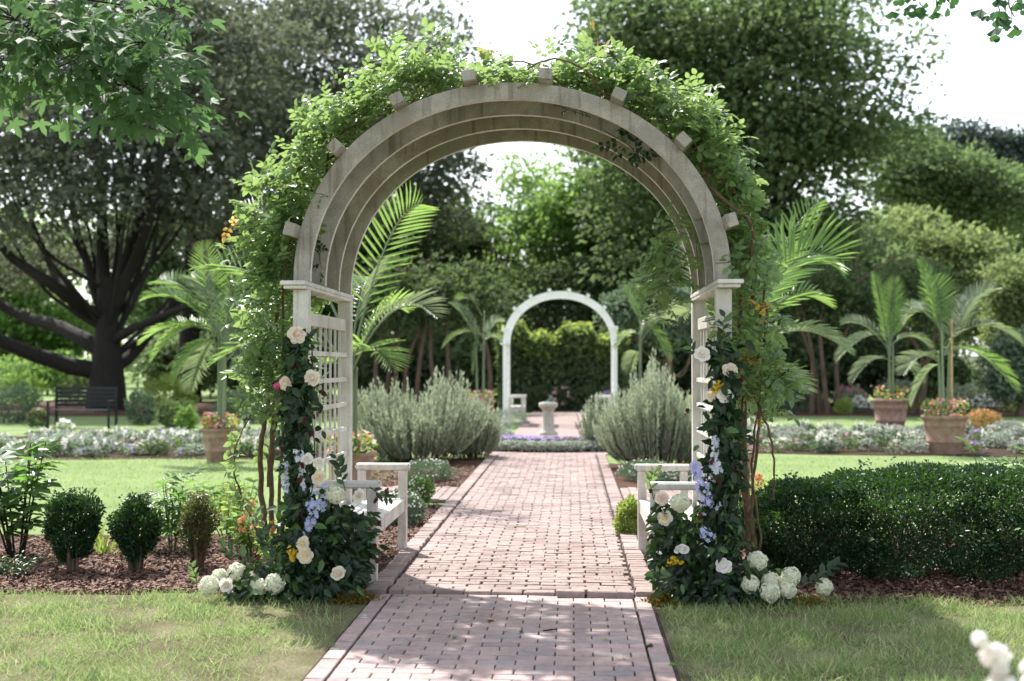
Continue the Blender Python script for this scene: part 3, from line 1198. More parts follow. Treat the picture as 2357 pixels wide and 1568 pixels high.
def garland(label, sx, col):
    A = thing('greenery_garland', label, 'garland', (sx * 1.4, -.1, 0), 'greenery garlands on the arbor posts')
    r = np.random.default_rng(40 + sx)
    T, D, Nn = [], [], []
    top = 1.78 if sx < 0 else 1.72
    q = Q()
    for k in range(9):
        x0 = sx * (1.4 + r.normal(0, .05))
        P = [(x0 + r.normal(0, .02), -.08 + r.normal(0, .02), z) for z in np.linspace(.02, top - r.uniform(0, .5), 9)]
        q.tube(P, .005, 4)
    n = 1450
    z = top * r.beta(1.0, 1.15, n)
    half = .06 + .03 * np.clip((1.2 - z) / 1.2, 0, 1) + .02 * np.sin(z * 7 + sx)
    x = sx * 1.4 + r.normal(0, 1, n) * half * .75
    y = -.10 + r.normal(0, .07, n)
    T.append(np.stack([x, y, z], 1))
    # mound in front of the bench end
    n2 = 1500
    zz = .72 * r.beta(1.0, 1.2, n2)
    xx = sx * (1.42 - r.uniform(0, 1, n2) * .46) + r.normal(0, .02, n2)
    yy = -.02 + r.normal(0, .11, n2) - .10 * (zz < .2)
    keep = (zz < .60 + .06 * np.sin(xx * 20)) & (zz > .12 - .3 * (np.abs(xx) - .95))
    T.append(np.stack([xx, yy, zz], 1)[keep])
    # outer foot
    n3 = 260
    T.append(np.stack([sx * (1.45 + r.uniform(0, .35, n3)), -.12 + r.normal(0, .08, n3), .26 * r.beta(1, 1.6, n3)], 1))
    T = np.concatenate(T)
    n = len(T)
    D = r.normal(size=(n, 3)) * np.array([.75, .45, .7]) + np.array([0, -.3, -.5])
    D[:, 0] += (T[:, 0] - sx * 1.38) * 2.5
    Nn = r.normal(size=(n, 3)) * .5 + np.array([0, -.8, .5])
    sc = .04 + .075 * r.beta(1.3, 1.8, n)
    q.build('stems', MAT['green_stem'], A, False, 'stuff')
    leafy(A, GAR, frames(D, Nn), T, sc, MAT['garland'], 298, T[:, 1] + r.normal(0, .05, n))
    return A


garland('dark leafy garland with big camellia leaves down the bench-side post beside the bare rose canes', -1, 0)
garland('dark leafy garland down the post next to the long boxwood hedge', 1, 0)


def sprig(label, pts, n, size, mat='garland', tilt=.6):
    A = thing('leafy_sprig', label, 'sprig', W(*pts[0]))
    P = np.array([V3(W(*p)) for p in pts])
    Q().tube(P, list(np.linspace(.004, .002, len(P))), 4).build('stem', MAT['green_stem'], A, False)
    T, D = [], []
    ax = norm(P[-1] - P[0])
    sd = norm(np.cross(ax, np.array([0, -1, .2])))
    for k in range(n):
        f = .2 + .8 * k / (n - 1)
        c = P[0] * 0 + np.array([np.interp(f * (len(P) - 1), np.arange(len(P)), P[:, i]) for i in range(3)])
        T.append(c)
        D.append(ax * .7 + sd * (1 if k % 2 else -1) * tilt + rng.normal(0, .12, 3))
    T, D = np.array(T), np.array(D)
    leafy(A, GAR, frames(D, rng.normal(size=(n, 3)) * .3 + np.array([0, -1, .4])), T, rng.uniform(size * .8, size * 1.15, n), MAT[mat], n, np.arange(n))


sprig('upright glossy sprig beside the hedge-side post, tallest of the garland', [(1655, 850, -.14), (1660, 790, -.14), (1668, 730, -.14)], 11, .07)
sprig('glossy sprig leaning towards the path above the topmost white rose', [(1610, 830, -.14), (1585, 790, -.14), (1560, 745, -.14)], 11, .07)
sprig('long narrow leaved sprig lying towards the lawn beyond the last hydrangea head', [(1830, 1360, -.25), (1880, 1330, -.25), (1925, 1300, -.25)], 12, .075)
sprig('dark leaf sprig rising over the hydrangea heads below the boxwood balls', [(600, 1320, -.1), (560, 1280, -.1), (520, 1265, -.1)], 10, .085)
sprig('leaf sprig with dark leaves standing behind the pile of hydrangea heads', [(640, 1330, -.05), (620, 1270, -.05), (610, 1230, -.05)], 11, .085)
sprig('dark upright leaf sprig above the near bench arm on the sunlit side', [(795, 1130, .2), (785, 1090, .2), (775, 1055, .2)], 9, .075)
sprig('leaf sprig hanging past the end of the near bench arm with crimson buds', [(850, 1120, .2), (875, 1140, .2), (895, 1145, .2)], 8, .065)
sprig('green sprig at the corner of the hedge-side bench arm', [(1505, 1150, .2), (1495, 1110, .2), (1510, 1085, .2)], 8, .07, 'rose_leaf')
sprig('leafy sprig spreading over the moss at the edge of the front path', [(1560, 1360, -.2), (1540, 1330, -.22), (1515, 1320, -.2)], 10, .06, 'rose_leaf')
sprig('pale green sprig at the mulch edge beside the outermost hydrangea head', [(455, 1350, -.15), (450, 1325, -.15), (440, 1300, -.15)], 7, .06, 'rose_leaf')


# roses
def petal_tm(r0, r1, h0, h1, spread, curl, n=5, m=5):
    V = []
    for j in range(m):
        v = j / (m - 1)
        for i in range(n):
            u = -1 + 2 * i / (n - 1)
            vv = v * (1 - .22 * u * u)
            rr = r0 + (r1 - r0) * vv ** .7 + curl * max(0, vv - .6) ** 1.3 * (1 - .3 * u * u)
            hh = h0 + (h1 - h0) * math.sin(vv * math.pi / 2) - curl * .9 * max(0, vv - .65) ** 1.5
            a = u * spread * (.55 + .45 * math.sin(min(1, v * 1.25) * math.pi / 2))
            V.append((rr * math.cos(a), rr * math.sin(a), hh + .015 * math.sin(7 * u + 3 * v)))
    Fc = [(j * n + i, j * n + i + 1, (j + 1) * n + i + 1, (j + 1) * n + i) for j in range(m - 1) for i in range(n - 1)]
    return np.array(V), np.array(Fc)


RINGS = [(3, petal_tm(.02, .13, .1, .70, 1.3, 0)), (4, petal_tm(.05, .24, .08, .72, .95, .04)), (5, petal_tm(.06, .40, .05, .70, .8, .08)),
         (5, petal_tm(.08, .58, .02, .62, .78, .16)), (6, petal_tm(.1, .76, 0, .5, .66, .26)), (6, petal_tm(.1, .92, -.03, .3, .66, .36))]
RMESH = {}


def rose_protos(inner, outer):
    key = (inner, outer)
    if key not in RMESH:
        L = []
        for i, (n, tm) in enumerate(RINGS):
            me = np_mesh('petal', *tm)
            me.materials.append(MAT[inner if i < 3 else outer])
            L.append((n, me))
        RMESH[key] = L
    return RMESH[key]


SEPAL = (np.array([(0, 0, -.1), (.25, .1, -.12), (.55, 0, -.05), (.25, -.1, -.12)]), np.array([(0, 1, 2, 3)]))


def rose(label, u, v, dia, inner, outer, Y=-.24, face=(0, -1, .25), ruffle=0.0, group=None):
    p = W(u, v, Y)
    rad = dia / S(Y) / 2
    A = thing('rose', label, 'rose', p, group)
    z = Vector((face[0] + random.gauss(0, .15), face[1], face[2] + random.gauss(0, .12))).normalized()
    A.rotation_euler = z.to_track_quat('Z', 'Y').to_euler()
    A.scale = (rad, rad, rad)
    L = rose_protos(inner, outer)
    ph = random.uniform(0, 6)
    for k, (n, me) in enumerate(L):
        for i in range(n):
            o = bpy.data.objects.new('petal', me)
            COL.objects.link(o)
            o.parent = A
            o.rotation_euler = (random.gauss(0, .05 + ruffle), random.gauss(0, .05 + ruffle), ph + 2 * math.pi * i / n + k * 1.1 + random.gauss(0, .1))
            s = random.uniform(.92, 1.08)
            o.scale = (s, s * random.uniform(.9, 1.1), s * random.uniform(.9, 1.1))
            o.location = (0, 0, -.25)
    ORG[A] = np.zeros(3)
    Q().lathe((0, 0, -.25), [(.42, .1), (.38, .42), (.2, .62), (.09, .68), (.005, .68)], 10).build('bud', MAT[inner], A, False)
    q = Q()
    q.tube([(0, 0, -.35), (0, -.1, -1.2)], .05, 5)
    q.build('stem', MAT['green_stem'], A, False)


GL, GR = 'roses in the garland by the bare canes', 'roses in the garland by the hedge'
rose('topmost ruffled cream garden rose in front of the bench-side post', 684, 769, 44, 'blush', 'cream', -.22, ruffle=.1, group=GL)
rose('ruffled cream garden rose hanging at the edge of the trellis', 719, 871, 40, 'blush', 'cream', -.2, (.2, -1, .1), .13, GL)
rose('spiral cream rose beside the small pink flower', 657, 884, 36, 'cream', 'blush', -.22, (-.3, -1, .1), .03, GL)
rose('small ivory rose over the pale blue delphinium, nearer the post of two', 706, 1057, 30, 'cream', 'white_p', -.24, group=GL)
rose('small ivory rose touching the trellis slats, beside its twin', 734, 1065, 28, 'cream', 'white_p', -.24, (.3, -1, 0), group=GL)
rose('open yellow-centred rose just over the bench arm', 734, 1101, 38, 'yellow_p', 'cream', -.24, (.1, -1, .4), group=GL)
rose('white rose in profile near the end of the sunlit-side bench arm', 826, 1141, 34, 'cream', 'white_p', -.2, (.8, -.8, .1), group=GL)
rose('upper of two stacked yellow cream roses low on the post', 697, 1252, 36, 'yellow_p', 'cream', -.3, (-.2, -1, .3), group=GL)
rose('lower of two stacked yellow cream roses low on the post', 702, 1278, 38, 'yellow_p', 'cream', -.3, (0, -1, .1), group=GL)
rose('solitary ruffled cream rose at the foot of the dark bench-side mound', 779, 1320, 38, 'blush', 'cream', -.3, (.1, -1, .3), .1, GL)
rose('open cream rose lying on the grass edge among hydrangea heads', 521, 1347, 38, 'cream', 'white_p', -.28, (0, -1, .2), .05, GL)
rose('topmost white rose of the hedge-side garland', 1616, 815, 38, 'cream', 'white_p', -.22, (-.2, -1, .4), group=GR)
rose('blush rose beside the trellis post and yellow yarrow', 1681, 852, 36, 'blush', 'cream', -.22, (.1, -1, .2), group=GR)
rose('white rose half covered by a leaf below the yellow yarrow', 1669, 911, 38, 'cream', 'white_p', -.22, (0, -1, .3), group=GR)
rose('small ivory rose tucked behind leaves beside the inner trellis', 1636, 912, 26, 'yellow_p', 'cream', -.2, (-.3, -1, 0), group=GR)
rose('blush centred rose at the corner of the hedge-side bench arm', 1524, 1147, 34, 'blush', 'blush', -.2, (-.1, -1, .3), group=GR)
rose('lemon rose below the blush rose at the hedge-side bench end', 1530, 1193, 38, 'yellow_p', 'cream', -.2, (-.2, -1, .1), group=GR)
rose('tilted white rose alone in the middle of the hedge-side mound', 1570, 1264, 36, 'white_p', 'white_p', -.26, (.1, -.6, .9), .1, GR)
rose('ruffled white rose low beside the ground hydrangea heads', 1666, 1303, 38, 'white_p', 'white_p', -.3, (0, -1, .4), .12, GR)
rose('cream rose hidden behind the lavender delphinium spike', 1601, 1075, 30, 'cream', 'cream', -.16, (0, -1, .2), group=GR)


# hydrangea heads
def hydr_mesh(seed):
    r = np.random.default_rng(seed)
    n = 190
    k = np.arange(n) + .5
    ph = np.arccos(1 - 1.75 * k / n)
    th = math.pi * (1 + 5 ** .5) * k
    Pn = np.stack([np.cos(th) * np.sin(ph), np.sin(th) * np.sin(ph), np.cos(ph)], 1)
    T = Pn * (.86 + .14 * r.uniform(0, 1, n)[:, None]) * np.array([1, 1, .9])
    T *= (1 + .08 * np.sin(T[:, :1] * 5 + seed) * np.sin(T[:, 1:2] * 6))
    V, Fc = [], []
    for i in range(4):
        a = i * math.pi / 2
        c, s = math.cos(a), math.sin(a)
        base = np.array([(0, 0, 0), (.09, .1, .02), (.19, 0, .04), (.09, -.1, .02)])
        V.append(np.stack([base[:, 0] * c - base[:, 1] * s, base[:, 0] * s + base[:, 1] * c, base[:, 2]], 1))
        Fc.append(np.arange(4)[None] + 4 * i)
    tm = (np.concatenate(V), np.concatenate(Fc))
    z = norm(Pn + r.normal(0, .3, Pn.shape))
    x = norm(np.cross(z, r.normal(size=Pn.shape)))
    y = np.cross(z, x)
    M = np.stack([x, y, z], 2)
    Vv, Ff = inst(tm, M, T, r.uniform(.75, 1.1, n))
    q = Q().add(Vv, Ff)
    q.lathe((0, 0, 0), [(.02, -.7), (.6, -.35), (.78, .1), (.55, .55), (.02, .78)], 10)
    me = np_mesh('florets', *q.arrays())
    me.materials.append(MAT['hydrangea'])
    return me


HM = [hydr_mesh(i) for i in range(4)]


def hydrangea(label, u, v, dia, Y, face=(0, -1, .5), group=None):
    p = W(u, v, Y)
    A = thing('hydrangea_head', label, 'hydrangea', p, group)
    z = Vector((face[0] + random.gauss(0, .2), face[1], face[2] + random.gauss(0, .2))).normalized()
    A.rotation_euler = z.to_track_quat('Z', 'Y').to_euler()
    s = dia / S(Y) / 2
    A.scale = (s, s * random.uniform(.9, 1.05), s)
    o = bpy.data.objects.new('florets', random.choice(HM))
    COL.objects.link(o)
    o.parent = A
    ORG[A] = np.zeros(3)
    Q().tube([(0, 0, -.5), (.1, .1, -1.6)], .06, 5).build('stem', MAT['green_stem'], A, False)


HL, HR = 'cut hydrangea heads by the mulch bed', 'cut hydrangea heads by the hedge'
hydrangea('green tinged hydrangea head under the bench-side armrest', 771, 1139, 44, -.2, group=HL)
hydrangea('outermost hydrangea head at the mulch edge below the brown thin boxwood', 481, 1348, 48, -.26, (-.5, -1, .3), HL)
hydrangea('hydrangea head behind the outermost one, half hidden', 505, 1330, 40, -.12, (-.2, -.8, .8), HL)
hydrangea('topmost hydrangea head of the pile on the mulch edge', 545, 1316, 42, -.18, (0, -.7, .9), HL)
hydrangea('middle shaded hydrangea head of the pile, behind the ground rose', 579, 1336, 44, -.16, (0, -.9, .6), HL)
hydrangea('greyish hydrangea head lowest in the pile', 598, 1350, 38, -.24, (.1, -1, .3), HL)
hydrangea('bright hydrangea head closest to the dark mound on the grass', 633, 1343, 46, -.26, (.4, -1, .5), HL)
hydrangea('large round greenish white hydrangea head under the hedge-side bench arm', 1566, 1158, 46, -.24, (-.1, -1, .4), HR)
hydrangea('broad hydrangea head highest of those in front of the hedge corner', 1743, 1291, 46, -.2, (.1, -.8, .8), HR)
hydrangea('hydrangea head nearest the moss, leftmost of the hedge-side ground row', 1727, 1345, 42, -.28, (-.2, -1, .4), HR)
hydrangea('upper of the two stacked heads in the middle of the hedge-side row', 1776, 1338, 42, -.22, (0, -.8, .7), HR)
hydrangea('lower of the two stacked heads in the middle of the hedge-side row', 1773, 1363, 46, -.3, (0, -1, .3), HR)
hydrangea('tall upper hydrangea head beside the dark hedge shadow', 1820, 1328, 46, -.22, (.1, -.9, .6), HR)
hydrangea('hydrangea head touching the grass under the tall upper one', 1814, 1358, 40, -.28, (.1, -1, .3), HR)
hydrangea('lone hydrangea head lying apart in the hedge shadow', 1897, 1350, 40, -.22, (.3, -1, .4), HR)


# delphinium spikes
def star_tm(seed):
    r = np.random.default_rng(seed)
    V, Fc = [], []
    for i in range(5):
        a = i * 2 * math.pi / 5
        c, s = math.cos(a), math.sin(a)
        b = np.array([(0, 0, 0), (.5, .32, .12), (1, 0, .2 + r.uniform(-.2, .2)), (.5, -.32, .12)])
        V.append(np.stack([b[:, 0] * c - b[:, 1] * s, b[:, 0] * s + b[:, 1] * c, b[:, 2]], 1))
        Fc.append(np.arange(4)[None] + 4 * i)
    return np.concatenate(V), np.concatenate(Fc)


ST = [star_tm(i) for i in range(3)]


def spike(name, label, cat, pts, n, rad, fsize, mat, group=None, stemdown=None):
    A = thing(name, label, cat, W(*pts[0]), group)
    P = np.array([V3(W(*p)) for p in pts])
    Q().tube(P if stemdown is None else np.concatenate([[stemdown], P]), .004, 4).build('stem', MAT['green_stem'], A, False)
    f = rng.uniform(0, 1, n)
    T = np.stack([np.interp(f * (len(P) - 1), np.arange(len(P)), P[:, k]) for k in range(3)], 1)
    d = rdir(n)
    T += d * rad * (.5 + .5 * rng.uniform(0, 1, (n, 1))) * (1.1 - .75 * f[:, None])
    z = norm(d + np.array([0, -.6, .1]))
    x = norm(np.cross(z, rng.normal(size=(n, 3))))
    M = np.stack([x, np.cross(z, x), z], 2)
    leafy(A, ST, M, T, rng.uniform(.8, 1.15, n) * fsize, MAT[mat], 0, T[:, 1], 'floret', 'florets')


spike('delphinium_spike', 'large hanging blue delphinium below the bench-side roses', 'delphinium', [(738, 1135, -.26), (722, 1175, -.27), (706, 1225, -.25)], 90, .075, .021, 'blue')
spike('delphinium_spike', 'white blue delphinium along the outer edge of the post nearest the bare canes', 'delphinium', [(652, 1060, -.2), (653, 1095, -.2), (660, 1135, -.2)], 60, .045, .019, 'paleblue')
spike('delphinium_spike', 'pale bell delphinium hanging down the middle of the post under small white buds', 'delphinium', [(688, 1040, -.22), (693, 1075, -.22), (700, 1130, -.22)], 55, .035, .018, 'paleblue')
spike('delphinium_spike', 'tall lavender delphinium leaning across the hedge-side bench arm', 'delphinium', [(1634, 1165, -.24), (1612, 1110, -.25), (1596, 1065, -.24)], 130, .06, .019, 'lilac')
spike('delphinium_spike', 'soft blue delphinium against the post above the leaning lavender one', 'delphinium', [(1650, 1090, -.22), (1645, 1060, -.22), (1648, 1010, -.2)], 75, .05, .018, 'paleblue')
spike('delphinium_spike', 'short cluster of slate blue florets low on the hedge-side mound', 'delphinium', [(1640, 1245, -.28), (1628, 1230, -.28), (1618, 1215, -.28)], 34, .06, .02, 'blue')
spike('small_flower', 'small hot pink flower beside the cream spiral rose', 'flower', [(642, 892, -.2), (640, 900, -.2), (640, 906, -.2)], 14, .03, .022, 'hotpink')
spike('yarrow', 'mustard yellow yarrow beside the stacked yellow cream roses', 'yarrow', [(672, 1262, -.28), (673, 1275, -.28), (675, 1290, -.28)], 70, .045, .012, 'mustard')
spike('yarrow', 'mustard yellow yarrow above the half covered white rose', 'yarrow', [(1650, 905, -.2), (1657, 890, -.2), (1660, 878, -.2)], 70, .045, .012, 'mustard')
spike('yarrow', 'mustard yellow yarrow low near the path on the hedge-side mound', 'yarrow', [(1540, 1295, -.24), (1555, 1290, -.24), (1570, 1296, -.24)], 60, .035, .011, 'mustard')
CR_L = [(890, 1128, .18, 'beyond the end of the bench-side arm'), (866, 1150, .1, 'just under the tip of the bench-side arm'), (872, 1205, .1, 'on the bare edge of the bench-side mound, upper'), (862, 1258, .1, 'on the bare edge of the bench-side mound, lower'), (868, 1290, .05, 'lowest by the bench-side leg'),
        (701, 968, -.18, 'in the dark column level with the lawn bed'), (715, 998, -.18, 'in the dark column under that one'), (695, 1070, -.24, 'next to the pale bell delphinium'), (690, 1105, -.24, 'below the pale bell delphinium'), (690, 1180, -.22, 'by the big blue delphinium'), (745, 905, -.12, 'by the trellis under the ruffled rose'), (680, 840, -.18, 'high on the post over the spiral rose'),
        (1582, 948, -.1, 'beside the inner trellis of the hedge-side post'), (1655, 1107, -.24, 'under the soft blue delphinium'), (1640, 1060, -.24, 'beside the soft blue delphinium'), (1498, 1130, .1, 'at the corner of the hedge-side bench arm'), (1508, 1207, .05, 'below the lemon rose'), (1706, 872, -.14, 'outside the blush rose'), (1610, 1188, -.24, 'behind the round greenish hydrangea head'), (1693, 1075, -.15, 'among leaves near the boxwood hedge top')]
for u, v, y, t in CR_L:
    spike('crimson_bud', 'small dark crimson allspice flower ' + t, 'flower', [(u, v + 5, y - .04), (u, v, y - .05), (u + 1, v - 5, y - .04)], 9, .011, .016, 'crimson', 'dark crimson flowers in the garlands')


# moss at the feet of the garlands
def moss(label, u, v, ru, rv, Y, n):
    p = W(u, v, Y)
    p.z = 0.01
    A = thing('moss_clump', label, 'moss', p)
    s = S(Y)
    T = rng.normal(size=(n, 3)) * .45
    T[:, 2] = np.abs(T[:, 2]) * .8 * np.exp(-(T[:, 0] ** 2 + T[:, 1] ** 2))
    T = T * np.array([ru / s, ru / s * .8, rv / s * 2]) + V3(p)
    D = rdir(n, .6)
    scatter('moss_tufts', [blade_tm(1, .25, .4), leaf1(1, .5)], frames(D, rng.normal(size=(n, 3))), T, rng.uniform(.012, .03, n), MAT['moss'], A)


moss('yellow brown moss clump at the corner of the front path below the hedge-side bench leg', 1530, 1375, 45, 18, -.2, 1600)
moss('brown moss clump under the dark mound on the bench side of the path', 810, 1372, 60, 16, -.2, 1500)
moss('dark ochre moss strip under the last hydrangea heads', 1860, 1372, 60, 12, -.22, 1200)
moss('ochre moss tucked behind the stacked yellow cream roses', 590, 1340, 60, 14, -.0, 900)

# ------------------------------------------------------------------ clipped boxwoods
BOXL = [leaf2(1, .55, .1, .1), leaf2(1, .6, .05, .2), leaf2(1, .5, .12, 0)]


def hedge():
    r = np.random.default_rng(77)
    A = thing('boxwood_hedge', 'long dark glossy boxwood hedge of merged rounded bushes on the mulch bed', 'hedge', (3.4, 1.6, 0))
    blobs = [(2.26, 1.12, .35, .58, 0.72, .34), (2.9, 1.12, .4, .66, 0.84, .37), (3.55, 1.14, .39, .62, 0.84, .38), (4.3, 1.14, .4, .7, 0.86, .38)]
    T, D, Nn = [], [], []
    for (x, y, z, rx, ry, rz) in blobs:
        n = 26000 if x < 4 else 12000
        d = rdir(n)
        # squarish shell
        pw = 2.3 if x < 2.5 else 2.7
        e = (np.abs(d[:, 0]) ** pw + np.abs(d[:, 1]) ** pw + np.abs(d[:, 2]) ** pw) ** (-1 / pw)
        bump = 1 + .1 * np.sin(d[:, 0] * 6 + x) * np.sin(d[:, 2] * 6 + 2 * x) + .05 * np.sin(d[:, 1] * 11 + d[:, 2] * 9)
        rad = e * bump * (1 - .32 * r.beta(1, 2.2, n))
        p = d * rad[:, None] * np.array([rx, ry, rz]) + np.array([x, y, z])
        inside = np.zeros(n, bool)
        for (x2, y2, z2, rx2, ry2, rz2) in blobs:
            if x2 != x:
                inside |= (np.abs((p[:, 0] - x2) / rx2) ** 3 + np.abs((p[:, 1] - y2) / ry2) ** 3 + np.abs((p[:, 2] - z2) / rz2) ** 3) < .5
        k = (~inside) & (p[:, 2] > .07 + .06 * np.sin(p[:, 0] * 9))
        T.append(p[k])
        D.append(d[k] * .8 + r.normal(0, .5, (k.sum(), 3)) + np.array([0, 0, .25]))
    # whippy young tips on top
    for (x, y, z, rx, ry, rz) in blobs:
        for i in range(26):
            a, b = x + r.uniform(-.9, .9) * rx, y + r.uniform(-.9, .6) * ry
            h = r.uniform(.02, .09)
            zz = z + rz * (1 - .5 * (abs(a - x) / rx) ** 3) - .02
            for j in range(9):
                T.append(np.array([[a + r.normal(0, .012), b + r.normal(0, .012), zz + h * j / 8]]))
                D.append(np.array([[r.normal(), r.normal(), .5]]))
    T, D = np.concatenate(T), np.concatenate(D)
    n = len(T)
    leafy(A, BOXL, frames(D, r.normal(size=(n, 3)) * .6 + np.array([0, -.25, .7])), T, r.uniform(.022, .042, n), MAT['box'], 0, T[:, 1])
    q = Q()
    for (x, y, z, rx, ry, rz) in blobs:
        for i in range(60):
            a, c = r.uniform(-.3, .3) * rx, r.uniform(-.3, .3) * ry
            e = np.array([x + r.uniform(-.7, .7) * rx, y + r.uniform(-.6, .6) * ry, z + r.uniform(-.1, .6) * rz])
            s = np.array([x + a, y + c, 0.])
            q.tube([s, (s + e) / 2 + r.normal(0, .04, 3), e], [.009, .006, .003], 4)
    q.build('branches', MAT['bark_brown'], A, False, 'stuff')
    for o in A.children:
        if o.name.startswith('foliage'):
            o['kind'] = 'stuff'


hedge()


def boxball(label, u, v, w, h, mat, n, stems, thin=0.0, Y=None, seed=0):
    r = np.random.default_rng(seed)
    p = G(u, v)
    s = S(p.y)
    rx, H = w / s / 2, h / s
    A = thing('boxwood_ball', label, 'boxwood', p, 'clipped boxwoods on the mulch bed')
    T, D = [], []
    d = rdir(n)
    bump = 1 + .17 * np.sin(d[:, 0] * 5 + seed) * np.sin(d[:, 2] * 4 + 2 * seed) + .08 * np.sin(d[:, 1] * 10 + d[:, 2] * 9)
    rad = bump * (1 - .45 * r.beta(1, 1.5 + 1.0 * (thin == 0), n))
    zc = H * .6
    P = d * rad[:, None] * np.array([rx, rx, H * .42])
    P[:, :2] *= (1 + .25 * np.clip(P[:, 2:3] / (H * .42), -1, .4))
    P += np.array([p.x, p.y, zc])
    k = r.uniform(0, 1, n) > thin * (P[:, 2] < zc)
    T, D = P[k], d[k] * .7 + r.normal(0, .5, (k.sum(), 3)) + np.array([0, 0, .35])
    for i in range(24):
        a, b = p.x + r.uniform(-.7, .7) * rx, p.y + r.uniform(-.7, .7) * rx
        for j in range(8):
            T = np.concatenate([T, [[a + r.normal(0, .012), b + r.normal(0, .012), zc + H * .36 + .011 * j]]])
            D = np.concatenate([D, [[r.normal(), r.normal(), .5]]])
    n = len(T)
    leafy(A, BOXL, frames(D, r.normal(size=(n, 3)) * .6 + np.array([0, -.25, .7])), T, r.uniform(.018, .033, n), MAT[mat], 0, T[:, 1])
    for i in range(stems):
        a = r.uniform(0, 6.28)
        b0 = np.array([p.x + .3 * rx * math.cos(a) * r.uniform(.2, 1), p.y + .3 * rx * math.sin(a) * r.uniform(.2, 1), 0])
        e = np.array([p.x + rx * .8 * math.cos(a + r.normal(0, .3)) * r.uniform(.3, 1), p.y + rx * .8 * math.sin(a) * r.uniform(.3, 1), H * r.uniform(.6, .95)])
        m = (b0 + e) / 2 + np.array([(e[0] - b0[0]) * -.12, 0, .02]) + r.normal(0, .02, 3)
        Q().tube([b0, b0 * .7 + m * .3, m, e], [r.uniform(.012, .02) * (1 if i < 6 else .5)] * 2 + [.009, .003], 5).build('stem', MAT['bark_brown'], A, False)


boxball('fullest dark boxwood ball on a twisted bare trunk, next to the big lobed leaf shrub', 168, 1320, 118, 178, 'box', 9000, 7, seed=1)
boxball('middle boxwood ball of the row with many thin stems at its foot', 314, 1320, 110, 165, 'box', 6800, 14, .1, seed=2)
boxball('smallest see-through boxwood ball with brownish leaves and bare stems', 455, 1312, 84, 160, 'box_brown', 3000, 30, .45, seed=3)


# ------------------------------------------------------------------ loose plants in the near beds
def leafplant(name, label, cat, base, height, spread, nstem, per, tms, lsize, mat, group=None, seed=0, lean=(0, 0), nparts=0, droop=.2, stemmat='green_stem'):
    r = np.random.default_rng(seed)
    p = Vector(base)
    A = thing(name, label, cat, p, group)
    T, D, Nn = [], [], []
    for i in range(nstem):
        a = r.uniform(0, 6.28)
        rr = spread * r.uniform(.1, 1) ** .7
        h = height * r.uniform(.6, 1)
        b = V3(p) + np.array([math.cos(a), math.sin(a), 0]) * rr * .2
        e = V3(p) + np.array([math.cos(a) * rr + lean[0], math.sin(a) * rr + lean[1], h])
        m = (b + e) / 2 + np.array([0, 0, h * .12])
        ts = np.linspace(0, 1, 7)[:, None]
        P = (1 - ts) ** 2 * b + 2 * ts * (1 - ts) * m + ts ** 2 * e
        Q().tube(P, list(np.linspace(.008, .003, 7) * (height + .3)), 5).build('stem', MAT[stemmat], A, False)
        for k in range(per):
            f = .25 + .75 * (k + r.uniform(0, 1)) / per
            c = np.array([np.interp(f * 6, np.arange(7), P[:, j]) for j in range(3)])
            ph = k * 2.4 + r.uniform(-.4, .4)
            T.append(c)
            D.append((math.cos(ph), math.sin(ph), .15 - droop + .5 * (f > .9)))
            Nn.append(np.array([0, -.15, 1]) + r.normal(0, .3, 3))
    T, D, Nn = np.array(T), np.array(D, float), np.array(Nn)
    n = len(T)
    leafy(A, tms, frames(D, Nn), T, r.uniform(.75, 1.15, n) * lsize, MAT[mat], nparts, T[:, 1])
    return A


MAP = [maple_tm(i) for i in range(4)]
PIN = [pinnate(2, .5, .2, 31), pinnate(3, .45, .16, 32), pinnate(2, .55, .18, 33)]
BROAD = [leaf2(1, .55, .06, .25), leaf2(1, .48, .1, .15)]
g1 = G(40, 1285)
leafplant('lobed_leaf_shrub', 'tall shrub with big lobed green leaves and dark stems on the mulch bed corner', 'shrub', g1, .98, .36, 12, 12, MAP, .16, 'hydra_leaf', seed=3, nparts=140, stemmat='bark_dark')
g2 = G(395, 1272)
leafplant('peony_plant', 'upright divided leaf plant standing between two boxwood balls', 'plant', g2, .6, .18, 7, 12, PIN, .17, 'hydra_leaf', seed=4, nparts=80)
g3 = G(2330, 1215)
leafplant('peony_plant', 'divided leaf plant sticking up behind the boxwood hedge', 'plant', W(2310, 1180, 2.7).xy.to_3d(), .85, .35, 5, 7, PIN, .2, 'hydra_leaf', seed=5, nparts=35)
leafplant('low_green_plant', 'low dark bluish green plant under the lobed leaf shrub', 'plant', G(30, 1330), .18, .25, 16, 12, BROAD, .04, 'box', seed=6)
for i, (u, v, h, sp, ns, t, m) in enumerate([(520, 1240, .48, .24, 12, 'yellow green leafy plant nearest the brown thin boxwood, behind it', 'lime'),
                                         (580, 1285, .42, .24, 12, 'yellow green leafy plant at the foot of the bare rose canes', 'bright'),
                                         (640, 1310, .38, .2, 12, 'lime green leafy plant between the bare canes and the dark mound', 'lime'),
                                         (560, 1215, .52, .22, 10, 'pale green leafy plant behind the bare canes towards the lawn', 'bright'),
                                         (500, 1200, .4, .3, 10, 'loose light green plant at the lawn edge behind the thin boxwood', 'bright'),
                                         (1745, 1230, .5, .25, 12, 'lime leafy plant in the sun between the hedge and the rose canes', 'lime'),
                                         (1775, 1190, .45, .2, 10, 'sunny yellow green plant peeping out behind the hedge corner', 'lime'),
                                         (1690, 1240, .42, .18, 10, 'light green plant behind the hedge-side dark garland', 'bright')]):
    leafplant('border_plant', t, 'plant', G(u, v), h, sp, ns, 13, BROAD + PIN[:1], .085, m, seed=20 + i, group='light leafy plants at the arbor feet')
